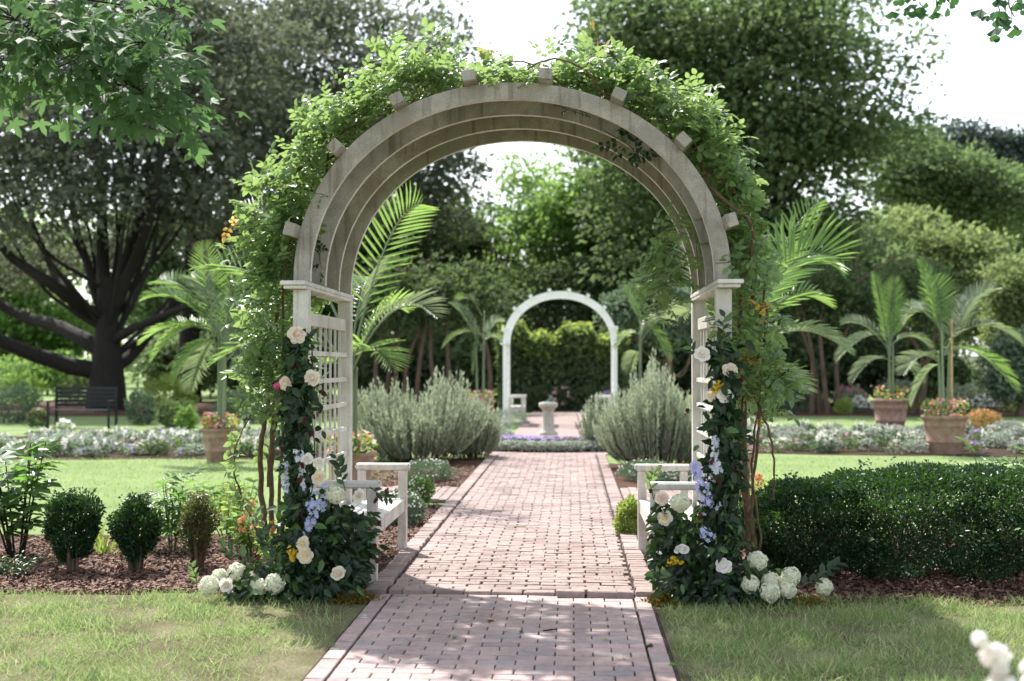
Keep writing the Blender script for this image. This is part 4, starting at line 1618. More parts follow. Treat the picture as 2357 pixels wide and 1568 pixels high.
for i, (u, v, y, t) in enumerate([(575, 1170, 1.6, 'orange lantana flowers nearest the bare canes'), (590, 1215, 1.2, 'orange lantana flowers lower by the bare canes'), (1745, 1105, 1.5, 'small orange flowers by the hedge-side canes'), (556, 1205, 1.4, 'small orange flowers among pale leaves behind the boxwoods')]):
    spike('orange_flower', t, 'flower', [(u, v + 14, y), (u, v, y), (u + 3, v - 14, y)], 30, .06, .018, 'orange', 'orange flowers in the near beds')
spike('red_salvia', 'red salvia spike rising at the foot of the bare rose canes', 'flower', [(628, 1232, .2), (627, 1215, .2), (626, 1198, .2)], 26, .02, .016, 'orange')
# pale straps and dry stalks
def straps(name, label, cat, base, n, L, w, mat, spread, seed, up=1.6):
    r = np.random.default_rng(seed)
    A = thing(name, label, cat, base)
    T = V3(base) + r.normal(0, 1, (n, 3)) * np.array([spread, spread, 0])
    D = r.normal(size=(n, 3)) * .5
    D[:, 2] = up * .6
    tm = [blade_tm(1, w, .25), blade_tm(1, w, .5)]
    leafy(A, tm, frames(D, r.normal(size=(n, 3))), T, r.uniform(.6, 1.1, n) * L, MAT[mat], min(n, 60), T[:, 1])


straps('iris_clump', 'pale dried strap leaf clump standing between the two fuller boxwood balls', 'plant', G(238, 1278), 36, .3, .05, 'lime', .04, 1)
straps('dry_stalks', 'heap of dry tan flower stalks lying on the mulch', 'dry stalks', G(60, 1308), 26, .33, .025, 'straw', .05, 2, .25)
for i, (u, v) in enumerate([(410, 1340), (625, 1400), (345, 1440), (300, 1395)]):
    pass


# ------------------------------------------------------------------ palms in terracotta pots
def leaflet_tm(L, w):
    return (np.array([(0, 0, 0), (w * .5, L * .3, .012), (w * .4, L * .65, .0), (0, L, -.10 * L), (-w * .4, L * .65, 0), (-w * .5, L * .3, .012)]), np.array([(0, 1, 2, 3), (0, 3, 4, 5)]))


LFT = leaflet_tm(1, .068)


def frond(A, base, tip, rise, n, lmax, mat, parts, roll=0.0, seed=0, name='frond', vee=.35):
    r = np.random.default_rng(seed)
    base, tip = V3(base), V3(tip)
    up = np.array([0, 0, 1.])
    ctl = (base + tip) / 2 + up * rise
    ts = np.linspace(0, 1, 25)[:, None]
    P = (1 - ts) ** 2 * base + 2 * ts * (1 - ts) * ctl + ts ** 2 * tip
    L = np.linalg.norm(np.diff(P, axis=0), axis=1).sum()
    fr = Q().tube(P, list(np.linspace(.016, .003, 25) * (.6 + L * .25)), 6).build(name, MAT['palm_dull'], A, False)
    tan = norm(np.gradient(P, axis=0))
    f = np.linspace(.2, 1, n)
    T = np.stack([np.interp(f, ts[:, 0], P[:, k]) for k in range(3)], 1)
    tg = norm(np.stack([np.interp(f, ts[:, 0], tan[:, k]) for k in range(3)], 1))
    side = np.cross(tg, up)
    side = norm(side + 1e-4)
    nn = np.cross(side, tg)
    if roll:
        c, s = math.cos(roll), math.sin(roll)
        side, nn = side * c + nn * s, nn * c - side * s
    TT, DD, NN, SS = [], [], [], []
    for sg in (-1, 1):
        fwd = (.55 + .9 * f ** 3)[:, None]
        d = side * sg + tg * fwd + nn * vee + r.normal(0, .05, (n, 3))
        TT.append(T)
        DD.append(d)
        NN.append(nn + r.normal(0, .1, (n, 3)) - side * sg * vee)
        SS.append(lmax * (np.sin(np.clip(.12 + .9 * (f - .2) / .8, 0, 1) * math.pi) ** .6 * .8 + .22) * r.uniform(.93, 1.05, n))
    TT, DD, NN, SS = map(np.concatenate, (TT, DD, NN, SS))
    leafy(fr, LFT, frames(DD, NN), TT, SS, MAT[mat], parts and len(TT) or 0, TT[:, 1], 'leaflet', 'leaflets')
    return fr


POTP = [(.26, 0), (.30, .2), (.315, .21), (.315, .235), (.305, .245), (.34, .48), (.352, .49), (.352, .51), (.345, .52), (.36, .60), (.395, .615), (.40, .66), (.385, .675), (.355, .67), (.34, .60), (.02, .60)]


def pot(label, base, w, group='large terracotta pots'):
    k = w / .8
    A = thing('terracotta_pot', label, 'pot', base, group)
    q = Q().lathe(base, [(r_ * k, z * k) for r_, z in POTP[:-2]], 36)
    q.build('pot_wall', MAT['terracotta'], A, False)
    Q().lathe(base, [(.345 * k, .6 * k), (.2 * k, .62 * k), (.01, .63 * k)], 24).build('soil', MAT['soil'], A, False)
    return A


def potflowers(label, base, w, c1, c2, n=170, seed=0):
    k = w / .8
    r = np.random.default_rng(seed)
    A = thing('pot_flowers', label, 'flowers', (base[0], base[1], .6 * k), 'flowers planted round the potted palms')
    a = r.uniform(0, 6.28, n)
    rr = .34 * k * r.uniform(.5, 1.15, n)
    T = np.stack([base[0] + rr * np.cos(a), base[1] + rr * np.sin(a), .6 * k + .3 * k * r.uniform(0, 1, n)], 1)
    D = rdir(n, .4)
    h = n // 2
    leafy(A, BROAD, frames(D[:h], r.normal(size=(h, 3)) + up3), T[:h], r.uniform(.07, .13, h), MAT['bright'], 0, T[:h, 1])
    T2 = T[h:] + np.array([0, 0, .06])
    z = norm(D[h:] + np.array([0, -.6, .5]))
    x = norm(np.cross(z, r.normal(size=z.shape)))
    M = np.stack([x, np.cross(z, x), z], 2)
    m = len(T2) // 2
    leafy(A, ST, M[:m], T2[:m], r.uniform(.03, .05, m), MAT[c1], 0, T2[:m, 1], 'floret', 'blossoms')
    leafy(A, ST, M[m:], T2[m:], r.uniform(.03, .05, len(T2) - m), MAT[c2], 0, T2[m:, 1], 'floret', 'blossoms')


up3 = np.array([0, 0, 1.2])


def palm(label, base, stem_h, fronds, n, lmax, mats, parts=False, group='feather palms in pots', seed=0):
    A = thing('potted_palm', label, 'palm', base)
    A['group'] = group
    b = V3(base)
    r = np.random.default_rng(seed)
    for k in range(3):
        o = np.array([r.normal(0, .04), r.normal(0, .04), 0])
        Q().tube([b + o, b + o * 1.3 + np.array([0, 0, stem_h * .5]), b + o * 1.6 + np.array([0, 0, stem_h * (1 - .1 * k)])], [.035, .026, .016], 8).build('stem', MAT['palm_dull'], A, False)
    for i, fd in enumerate(fronds):
        (u, v, y, rise, roll) = fd[:5]
        o = np.array([r.normal(0, .03), r.normal(0, .03), 0])
        frond(A, b + o + np.array([0, 0, stem_h * r.uniform(.55, .95)]), V3(W(u, v, y)), rise, n, fd[5] if len(fd) > 5 else lmax, mats[i % len(mats)], parts and i < 7, roll, seed * 100 + i)
    return A


# two palms right behind the arbor
pb = Vector((-2.2, 6.3, 0))
pot('terracotta pot just behind the bench-side trellis, orange flowers on its rim', pb, .62)
potflowers('orange and peach flowers in the pot behind the bench-side trellis', pb, .62, 'orange', 'blush', 220, 1)
palm('lit feather palm directly behind the bench-side post, fronds on both sides of the vine', (pb.x, pb.y, .45), 1.35,
     [(965, 470, 6.0, .9, .9, .5), (1003, 728, 5.8, .75, -.2), (930, 715, 6.6, .6, .2), (455, 615, 6.6, .85, .5, .52), (485, 840, 5.9, .6, .2), (560, 470, 7.0, .8, .3), (900, 850, 5.6, .5, 0), (700, 420, 7.2, .4, .3), (640, 930, 5.6, .4, 0), (860, 640, 7.4, .6, .5)], 23, .46, ['palm', 'palm_dull', 'palm', 'palm'], True, seed=1)
pb = Vector((2.25, 6.3, 0))
pot('terracotta pot behind the hedge-side rose canes', pb, .62)
potflowers('pink and white flowers in the pot behind the hedge-side rose canes', pb, .62, 'pink', 'white_p', 160, 2)
palm('lit feather palm behind the hedge-side rose, one broad green frond arching to the lawn', (pb.x, pb.y, .45), 1.35,
     [(1930, 600, 5.9, 1.15, -.9, .75), (1890, 462, 7.0, .75, -.5, .4), (1955, 812, 5.7, .75, 0, .45), (1560, 745, 7.2, .7, 0, .4), (1830, 560, 7.4, .6, -.3), (1900, 700, 6.6, .7, -.4), (1600, 560, 7.3, .5, 0), (1850, 900, 5.8, .4, 0)], 27, .5, ['palm', 'palm', 'palm_dull', 'palm_dull'], True, seed=2)


def potted(lp, lf, lpalm, u, v, w, stem, fronds, n, lmax, c1, c2, mats, seed):
    b = G(u, v)
    wm = w / S(b.y)
    pot(lp, b, wm)
    if lf:
        potflowers(lf, b, wm, c1, c2, 200, seed)
    palm(lpalm, (b.x, b.y, .6 * wm / .8), stem, [(a, c, b.y + d, e, f) for (a, c, d, e, f) in fronds], n, lmax, mats, False, seed=seed)


potted('terracotta pot on the lawn bed partly hidden by the bare rose canes', 'pale pink flowers in the pot beyond the bare rose canes', 'tall lush palm in the pot beyond the bare rose canes', 507, 1062, 92, 1.9,
       [(330, 690, -.3, .5, .3), (325, 790, .2, .6, .2), (440, 640, .3, .5, .4), (360, 650, .5, .6, .5), (540, 640, .5, .4, -.2), (600, 760, 0, .5, 0), (400, 880, -.4, .5, 0), (350, 830, -.2, .6, 0), (560, 880, -.4, .5, 0), (620, 690, .3, .5, -.3), (470, 560, .3, .1, .5), (440, 900, .3, .3, 0)], 30, .42, 'pink', 'orange', ['palm', 'palm', 'palm_dull'], 3)
potted('nearest free standing terracotta pot in the flower bed behind the hedge', 'coral flowers round the stake in the nearest free standing pot', 'palm with a bare cane stake in the nearest free standing pot', 2175, 1045, 104, 1.5,
       [(2118, 603, .1, .1, .5), (2290, 665, -.2, .55, -.5), (2085, 740, .2, .6, .4), (2350, 790, 0, .55, -.2), (2340, 900, .2, .5, 0), (2080, 860, -.3, .5, 0), (2230, 690, .5, .3, -.2), (2100, 930, .2, .4, 0), (2150, 640, .4, .2, .2)], 30, .42, 'orange', 'pink', ['palm', 'palm_dull', 'palm_dull', 'palm_dull'], 4)
Q_b = G(2183, 1045)
st = thing('plant_stake', 'straight tan cane stake standing in the nearest free standing pot', 'stake', (Q_b.x + .05, Q_b.y - .05, .5))
Q().tube([(Q_b.x + .05, Q_b.y - .05, .5), (Q_b.x + .06, Q_b.y - .05, 2.35)], .018, 6).build('cane', MAT['straw'], st, False)
potted('smaller terracotta pot farther back in the bed behind the hedge', 'dark red flowers in the smaller pot farther back', 'dull grey green palm in the smaller pot farther back', 2050, 992, 86, 1.7,
       [(2010, 628, .1, .15, .5), (1940, 745, .2, .6, .4), (1925, 830, 0, .5, .2), (2110, 700, .2, .4, -.4), (2140, 800, 0, .5, 0), (1960, 880, -.3, .5, 0), (2060, 640, .3, .2, 0), (2120, 880, .2, .4, 0)], 28, .42, 'orange', 'crimson', ['palm', 'palm_dull', 'palm_dull'], 5)
potted('terracotta pot near the far bench with a tall faint palm', 'pinkish flowers in the pot near the far bench', 'thin dull palm in the pot near the far bench', 1108, 978, 66, 2.4,
       [(1040, 700, .1, .4, .3), (1060, 690, .2, .4, 0), (1150, 740, .1, .4, -.3), (1020, 800, -.2, .5, 0), (1160, 800, .2, .5, 0), (1090, 860, 0, .4, 0)], 24, .42, 'pink', 'hotpink', ['palm_dull', 'dark_leaf'], 6)
potted('terracotta pot hidden behind the silver shrubs beyond the far arbor post', None, 'dull palm behind the silver shrubs with one upright green spear', 1475, 985, 66, 2.3,
       [(1442, 660, .1, .1, .4), (1545, 735, .1, .5, -.3), (1420, 800, -.1, .4, 0), (1540, 830, .2, .5, 0), (1500, 740, 0, .4, 0), (1450, 860, .2, .4, 0)], 24, .42, 'pink', 'hotpink', ['palm', 'palm_dull', 'palm_dull'], 7)

# ------------------------------------------------------------------ garden trees behind
CLUMP = [leaf1(1, .62, .12), leaf1(1, .7, .05), leaf2(1, .6, .1, .2)]


def crown(A, ells, nclump, per, lsize, mat, r, csize=(.5, 1.1), flat=.55, shell=.55, up=.8, name='crown'):
    """leaf clumps spread through ellipsoids (cx, cy, cz, rx, ry, rz)"""
    vol = np.array([e[3] * e[5] for e in ells])
    C, Dn = [], []
    for e, k in zip(ells, (nclump * vol / vol.sum()).astype(int)):
        d = norm(r.normal(size=(k, 3)))
        rad = (shell + (1 - shell) * r.uniform(0, 1, k)) * (1 + .12 * np.sin(d[:, 0] * 5 + e[0]) + .1 * np.sin(d[:, 2] * 7 + d[:, 1] * 5))
        C.append(d * rad[:, None] * np.array(e[3:]) + np.array(e[:3]))
        Dn.append(d)
    C, Dn = np.concatenate(C), np.concatenate(Dn)
    k = C[:, 2] > .5
    C, Dn = C[k], Dn[k]
    n = len(C)
    cs = r.uniform(csize[0], csize[1], n)
    d = norm(r.normal(size=(n, per, 3)))
    d[:, :, 2] = np.abs(d[:, :, 2]) * np.where(r.uniform(0, 1, (n, per)) < .75, 1, -1)
    rad = r.uniform(.3, 1, (n, per, 1)) ** .45
    T = C[:, None, :] + d * rad * cs[:, None, None] * np.array([1.15, 1.15, flat])
    D = d * .6 + r.normal(0, .5, (n, per, 3)) + Dn[:, None, :] * .3
    D[:, :, 2] -= .25
    Nn = d * .5 + r.normal(0, .35, (n, per, 3))
    Nn[:, :, 2] += up
    T, D, Nn = T.reshape(-1, 3), D.reshape(-1, 3), Nn.reshape(-1, 3)
    scatter(name, CLUMP[:2], frames(D, Nn), T, r.uniform(.7, 1.3, len(T)) * lsize, MAT[mat], A, None)
    return C


def limb(q, P, r0, r1, n=9, r=None, wig=.0):
    P = np.array([V3(p) for p in P])
    m = len(P)
    tt = np.linspace(0, m - 1, m * 5)
    Pi = np.stack([np.interp(tt, np.arange(m), P[:, k]) for k in range(3)], 1)
    for _ in range(4):
        Pi[1:-1] = (Pi[:-2] + Pi[1:-1] * 2 + Pi[2:]) / 4
    if r is not None and wig:
        Pi[1:] += np.cumsum(r.normal(0, wig, (len(Pi) - 1, 3)), 0) * .3
    q.tube(Pi, list(np.linspace(r0, r1, len(Pi))), n)
    return Pi


def tree(name, label, foot, dist, trunk_r, ells, nclump, per, lsize, mat, limbs=(), bark='bark_dark', top=None, seed=0, flat=.55, csize=(.5, 1.1), nbranch=30, shell=.55, group='garden trees', deep=1.0, cat='tree'):
    """foot and ellipsoids in picture units at the given distance; turned to metres here"""
    r = np.random.default_rng(seed)
    Y = gy(dist)
    s = S(Y)
    b = W(foot, 900, Y)
    b.z = 0
    A = thing(name, label, cat, b, group)
    E = []
    for (u, v, ru, rv, dy) in ells:
        c = W(u, v, Y + dy)
        ss = S(Y + dy)
        E.append((c.x, c.y, c.z, ru / ss, (ru + rv) / 2 / ss * .8 * deep, rv / ss))
    q = Q()
    tp = top or (foot, ells[0][1])
    t = W(tp[0], tp[1], Y)
    trunk = limb(q, [b, b * .6 + t * .4 + Vector((r.normal(0, .1), 0, 0)), t], trunk_r, trunk_r * .35, 12)
    k = len(trunk)
    flare = np.linspace(0, 1, 4)
    for L in limbs:
        P = [W(foot, L[0][0][1] + 22, Y)] + [W(u, v, Y + dy) for (u, v, dy) in L[0]]
        limb(q, P, L[1] * .72, L[2] * .8, 8, r, .05)
    C = crown(A, E, nclump, per, lsize, mat, r, csize, flat, shell)
    idx = r.choice(len(C), min(nbranch, len(C)), replace=False)
    for i in idx:
        f = r.uniform(.35, 1)
        p0 = trunk[int(f * (k - 1))]
        e = C[i]
        m = (p0 + e) / 2 + np.array([0, 0, -.08 * np.linalg.norm(e - p0)]) + r.normal(0, .3, 3)
        limb(q, [p0, m, e], min(.09, trunk_r * .16), .025, 5, r, .04)
    q.build('trunk', MAT[bark], A, False)
    return A


OL = [([(215, 850, 0), (96, 822, -1), (0, 782, -2), (-90, 740, -3)], .5, .2), ([(205, 790, 0), (134, 752, 1), (57, 737, 2), (0, 703, 2), (-80, 640, 2)], .42, .16),
      ([(200, 720, 0), (153, 683, -1), (107, 649, -2), (38, 603, -2), (0, 561, -3), (-60, 480, -3)], .38, .12), ([(170, 700, 0), (120, 620, 1), (85, 540, 1), (50, 400, 1)], .25, .08),
      ([(262, 780, 0), (300, 756, -1), (345, 735, -2), (400, 715, -3), (470, 690, -4)], .28, .1), ([(255, 850, 0), (300, 820, 1), (345, 760, 1), (385, 715, 2), (430, 600, 2)], .42, .15),
      ([(262, 700, 0), (300, 610, 0), (335, 540, -1), (360, 420, -2), (380, 280, -2)], .38, .1), ([(240, 700, 0), (232, 560, 1), (225, 400, 1), (215, 220, 1)], .45, .12),
      ([(225, 690, 0), (190, 560, 1), (160, 420, 2), (130, 250, 2)], .3, .08)]
tree('oak_tree', 'huge dark spreading oak with long low limbs behind the black bench', 245, 42, .74,
     [(230, 300, 420, 240, 0), (40, 430, 260, 170, -3), (450, 430, 230, 190, 2), (250, 40, 420, 150, 2), (40, 130, 260, 200, 3), (120, 600, 210, 90, 5), (500, 180, 260, 200, 3)], 540, 84, .24, 'oak', OL, 'bark_dark', (245, 640), 1, nbranch=24, flat=.6, csize=(.7, 1.5), shell=.35)
tree('oak_tree', 'second dark oak with a leaning limb seen behind the sunlit vine', 432, 52, .6,
     [(690, 170, 330, 230, 0), (860, 300, 240, 200, 2), (560, 380, 200, 200, -2), (950, 120, 150, 110, 3), (620, 20, 330, 140, 4), (1000, 430, 130, 150, 2)], 430, 84, .265, 'oak',
     [([(445, 620, 0), (560, 440, 0), (690, 270, -1), (800, 150, -1)], .42, .1), ([(440, 560, 0), (430, 400, 0), (420, 240, 0)], .35, .1), ([(640, 340, 0), (760, 330, 0), (900, 260, 0), (980, 120, 0)], .22, .06)], 'bark_dark', (440, 520), 2, nbranch=24, flat=.6, csize=(.8, 1.6), shell=.35)
tree('shade_tree', 'very large green tree filling the sky beside the open white sky, over the palms', 1720, 47, .6,
     [(1620, 120, 290, 170, 0), (1790, 190, 280, 200, -1), (1560, 330, 230, 190, 2), (1830, 430, 230, 190, 0), (1680, 560, 260, 180, 2), (1480, 60, 160, 120, 1), (1850, 20, 150, 130, 2), (1960, 300, 120, 110, -2), (1850, 640, 200, 120, 2)],
     510, 116, .27, 'shade', [([(1720, 520, 0), (1700, 300, 0), (1640, 120, 0)], .35, .1), ([(1722, 560, 0), (1850, 380, 0), (1900, 200, 0)], .28, .08)], 'bark_dark', (1730, 420), 3, nbranch=30, csize=(1.0, 2.1), shell=.45, flat=.62)
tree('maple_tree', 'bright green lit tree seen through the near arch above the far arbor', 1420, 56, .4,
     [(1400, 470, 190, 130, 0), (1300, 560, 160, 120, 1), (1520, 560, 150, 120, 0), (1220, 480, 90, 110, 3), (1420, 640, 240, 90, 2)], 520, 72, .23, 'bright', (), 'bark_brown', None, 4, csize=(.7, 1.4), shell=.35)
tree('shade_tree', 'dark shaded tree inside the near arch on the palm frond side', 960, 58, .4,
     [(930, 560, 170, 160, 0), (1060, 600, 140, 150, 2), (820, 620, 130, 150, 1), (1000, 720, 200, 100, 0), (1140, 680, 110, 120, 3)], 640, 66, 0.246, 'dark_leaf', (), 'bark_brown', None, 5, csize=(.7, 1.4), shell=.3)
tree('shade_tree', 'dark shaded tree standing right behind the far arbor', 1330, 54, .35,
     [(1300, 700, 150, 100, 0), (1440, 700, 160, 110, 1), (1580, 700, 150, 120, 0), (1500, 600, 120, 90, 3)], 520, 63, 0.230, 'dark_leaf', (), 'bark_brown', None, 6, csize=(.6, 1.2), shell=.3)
tree('small_tree', 'grey green olive like small tree leaning over the far arbor', 1540, 37, .16,
     [(1500, 700, 80, 55, 0), (1560, 730, 80, 70, 0), (1430, 720, 40, 40, .5)], 300, 40, .15, 'sage', (), 'bark_brown', None, 7, csize=(.25, .55), nbranch=20, shell=.3)
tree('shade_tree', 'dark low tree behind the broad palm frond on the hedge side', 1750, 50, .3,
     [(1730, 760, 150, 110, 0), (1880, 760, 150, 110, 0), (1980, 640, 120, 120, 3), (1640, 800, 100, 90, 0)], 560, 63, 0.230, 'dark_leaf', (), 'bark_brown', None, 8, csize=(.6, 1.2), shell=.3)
tree('light_tree', 'yellow green feathery tree between the potted palms and the far conifers', 2150, 58, .3,
     [(2130, 600, 130, 100, 0), (2230, 640, 110, 90, -1), (2060, 540, 80, 70, 2), (2180, 720, 150, 90, 2)], 416, 66, .235, 'meadow', (), 'bark_brown', None, 9, csize=(.6, 1.2), shell=.35)
tree('light_tree', 'mid green tree at the foot of the open white sky', 2130, 68, .35,
     [(2110, 410, 130, 90, 0), (2230, 430, 130, 80, 0), (2080, 340, 70, 55, 1), (2180, 510, 170, 90, 2), (2330, 470, 60, 70, -2)], 496, 66, 0.262, 'maple_far', (), 'bark_brown', None, 10, csize=(.8, 1.5), shell=.4)
tree('conifer_tree', 'dark bluish conifer mass farthest away under the white sky', 2290, 88, .5,
     [(2280, 390, 110, 100, 0), (2200, 380, 80, 80, 2), (2350, 430, 60, 120, 0), (2300, 540, 110, 120, 0)], 480, 66, 0.344, 'conifer', (), 'bark_dark', None, 11, csize=(1.0, 1.9), shell=.35)
tree('light_tree', 'bright sunlit tree at the picture edge above the weeping shrub', 2350, 46, .25,
     [(2350, 690, 70, 90, 0), (2330, 780, 60, 70, 0), (2390, 740, 80, 120, 1)], 330, 60, .17, 'meadow', (), 'bark_brown', None, 12, csize=(.4, .9), shell=.35)
tree('weeping_tree', 'small grey weeping tree at the picture edge behind the flower bed', 2345, 38, .12,
     [(2345, 830, 62, 60, 0), (2330, 880, 55, 50, 0)], 260, 40, .14, 'sage', (), 'bark_brown', None, 13, csize=(.25, .5), shell=.4, nbranch=16)
tree('light_tree', 'hazy bright tree far away under the low oak limbs', 60, 95, .4, [(40, 720, 130, 80, 0), (60, 590, 190, 110, 3), (150, 760, 110, 70, 2), (-60, 690, 120, 120, 0), (100, 830, 160, 50, 3)], 480, 40, .45, 'bright', (), 'bark_brown', None, 14, csize=(1.0, 2.0), shell=.3)
tree('light_tree', 'pale green tree far away between the two oak trunks', 350, 85, .4, [(350, 560, 120, 120, 0), (380, 690, 130, 100, 1), (560, 640, 130, 130, 2)], 480, 40, .42, 'maple_far', (), 'bark_brown', None, 15, csize=(1.0, 1.8), shell=.3)
tree('shade_tree', 'dark tree between the second oak and the near arch post', 640, 62, .4, [(640, 640, 130, 160, 0), (760, 560, 120, 140, 0), (560, 780, 150, 90, 0), (720, 760, 140, 110, 0)], 560, 63, 0.271, 'dark_leaf', (), 'bark_dark', None, 16, csize=(.8, 1.5), shell=.3)

# understory that closes the view below the crowns
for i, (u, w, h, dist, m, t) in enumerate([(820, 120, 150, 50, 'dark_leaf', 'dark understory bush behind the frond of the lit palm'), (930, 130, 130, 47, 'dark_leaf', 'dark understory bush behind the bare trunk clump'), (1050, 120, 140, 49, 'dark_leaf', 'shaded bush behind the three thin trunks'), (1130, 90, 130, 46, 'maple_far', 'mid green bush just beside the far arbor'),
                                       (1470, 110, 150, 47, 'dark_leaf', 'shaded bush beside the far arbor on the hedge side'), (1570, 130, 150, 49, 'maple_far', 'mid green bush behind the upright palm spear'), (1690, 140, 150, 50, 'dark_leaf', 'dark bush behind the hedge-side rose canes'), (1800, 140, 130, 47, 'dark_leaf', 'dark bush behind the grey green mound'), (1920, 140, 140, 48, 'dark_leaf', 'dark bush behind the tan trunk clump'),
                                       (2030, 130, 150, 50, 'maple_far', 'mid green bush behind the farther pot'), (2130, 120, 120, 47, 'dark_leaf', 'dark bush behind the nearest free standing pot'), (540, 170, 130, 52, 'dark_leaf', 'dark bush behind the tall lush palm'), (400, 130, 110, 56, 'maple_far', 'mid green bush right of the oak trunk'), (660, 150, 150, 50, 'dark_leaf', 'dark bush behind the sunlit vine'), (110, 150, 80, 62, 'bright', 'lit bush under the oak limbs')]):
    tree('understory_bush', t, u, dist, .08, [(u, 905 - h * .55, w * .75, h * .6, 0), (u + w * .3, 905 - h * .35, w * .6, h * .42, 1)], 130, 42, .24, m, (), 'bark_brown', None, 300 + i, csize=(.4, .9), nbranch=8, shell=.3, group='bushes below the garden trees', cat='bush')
# slender bare trunks of the crape myrtles
for i, (us, lab) in enumerate([((868, 885, 902, 930, 955), 'clump of bare brown crape myrtle trunks inside the arch left of the silver shrub'), ((1868, 1888, 1905, 1930), 'clump of bare tan crape myrtle trunks behind the lowest palm frond'), ((1010, 1035, 1130), 'three thin trunks in the shade beside the far arbor'), ((2100, 2120), 'pair of thin tan trunks behind the farther pot')]):
    Y = gy(40)
    r = np.random.default_rng(60 + i)
    b = W(us[0], 900, Y)
    b.z = 0
    A = thing('crape_myrtle', lab, 'tree', b, 'crape myrtles at the end of the lawn')
    for u in us:
        p = W(u, 900, Y + r.uniform(-.5, .5))
        p.z = 0
        q = Q()
        limb(q, [p, p + Vector((r.normal(0, .2), 0, 1.8)), p + Vector((r.normal(0, .5), 0, 3.4)), p + Vector((r.normal(0, .8), 0, 5))], .09, .03, 7)
        q.build('trunk', MAT['bark_brown'], A, False)
    c = W(sum(us) / len(us), 760, Y)
    crown(A, [(c.x, c.y, c.z + 1.0, 1.8, 1.2, 1.2)], 110, 40, .16, 'dark_leaf', r, (.3, .7), .6, .3)

# woods that close the view all round the far side
r = np.random.default_rng(90)
q = Q()
for row, (dist, h, n) in enumerate([(112, 12, 30), (135, 16, 28)]):
    for i in range(n):
        a = -1.1 + 2.2 * i / (n - 1)
        x, y = CAM.x + dist * math.sin(a), CAM.y + dist * math.cos(a)
        k = 24
        m = 30
        d = norm(r.normal(size=(k, 3)))
        hh = h * r.uniform(.7, 1.1)
        C = d * r.uniform(.4, 1, (k, 1)) * np.array([6, 4, hh * .5]) + np.array([x, y, hh * .5])
        dd = norm(r.normal(size=(k, m, 3)))
        T = (C[:, None] + dd * np.array([2.4, 2.0, 1.5]) * r.uniform(.4, 1, (k, m, 1))).reshape(-1, 3)
        D = (dd + r.normal(0, .4, dd.shape)).reshape(-1, 3)
        q.add(*inst(CLUMP[1], frames(D, r.normal(size=D.shape) * .4 + np.array([0, -.2, .8])), T, r.uniform(.7, 1.3, len(T)) * .85))
o = q.build('far_woods', MAT['maple_far'], None, False, 'stuff')
o['label'] = 'far off belt of woods closing the view behind the garden'


# ------------------------------------------------------------------ shrubs, hedges and flowers of the border
def shrub(name, label, cat, u, v, w, h, mat, n, lsize, tms=None, group=None, seed=0, deep=.8, flowers=None, up=.5, Y=None):
    r = np.random.default_rng(seed + 200)
    p = G(u, v) if Y is None else W(u, v, Y)
    p.z = 0
    s = S(p.y)
    rx, H = w / s / 2, h / s
    A = thing(name, label, cat, p, group)
    d = rdir(n)
    rad = (1 - .55 * r.beta(1, 2, n)) * (1 + .14 * np.sin(d[:, 0] * 6 + seed) * np.sin(d[:, 2] * 5) + .1 * np.sin(d[:, 1] * 8 + d[:, 2] * 7 + seed))
    T = d * rad[:, None] * np.array([rx, rx * deep, H * .55]) + np.array([p.x, p.y + rx * deep * .5, H * .5])
    k = T[:, 2] > .02
    T, d = T[k], d[k]
    D = d * .8 + r.normal(0, .45, T.shape) + np.array([0, 0, up])
    leafy(A, tms or BROAD, frames(D, r.normal(size=T.shape) * .5 + np.array([0, -.3, .7])), T, r.uniform(.7, 1.3, len(T)) * lsize, MAT[mat], 0, T[:, 1])
    if flowers:
        for fm_, nf, fs in flowers:
            d = rdir(nf, .5)
            d[:, 1] -= .3
            d = norm(d)
            T = d * np.array([rx, rx * deep, H * .58]) * r.uniform(.95, 1.12, (nf, 1)) + np.array([p.x, p.y + rx * deep * .5, H * .5])
            T[:, 2] = np.maximum(T[:, 2], H * .4)
            z = norm(d + np.array([0, -.6, .3]))
            x = norm(np.cross(z, r.normal(size=z.shape)))
            leafy(A, ST, np.stack([x, np.cross(z, x), z], 2), T, r.uniform(.8, 1.2, nf) * fs, MAT[fm_], 0, T[:, 1], 'floret', 'blossoms')
    return A


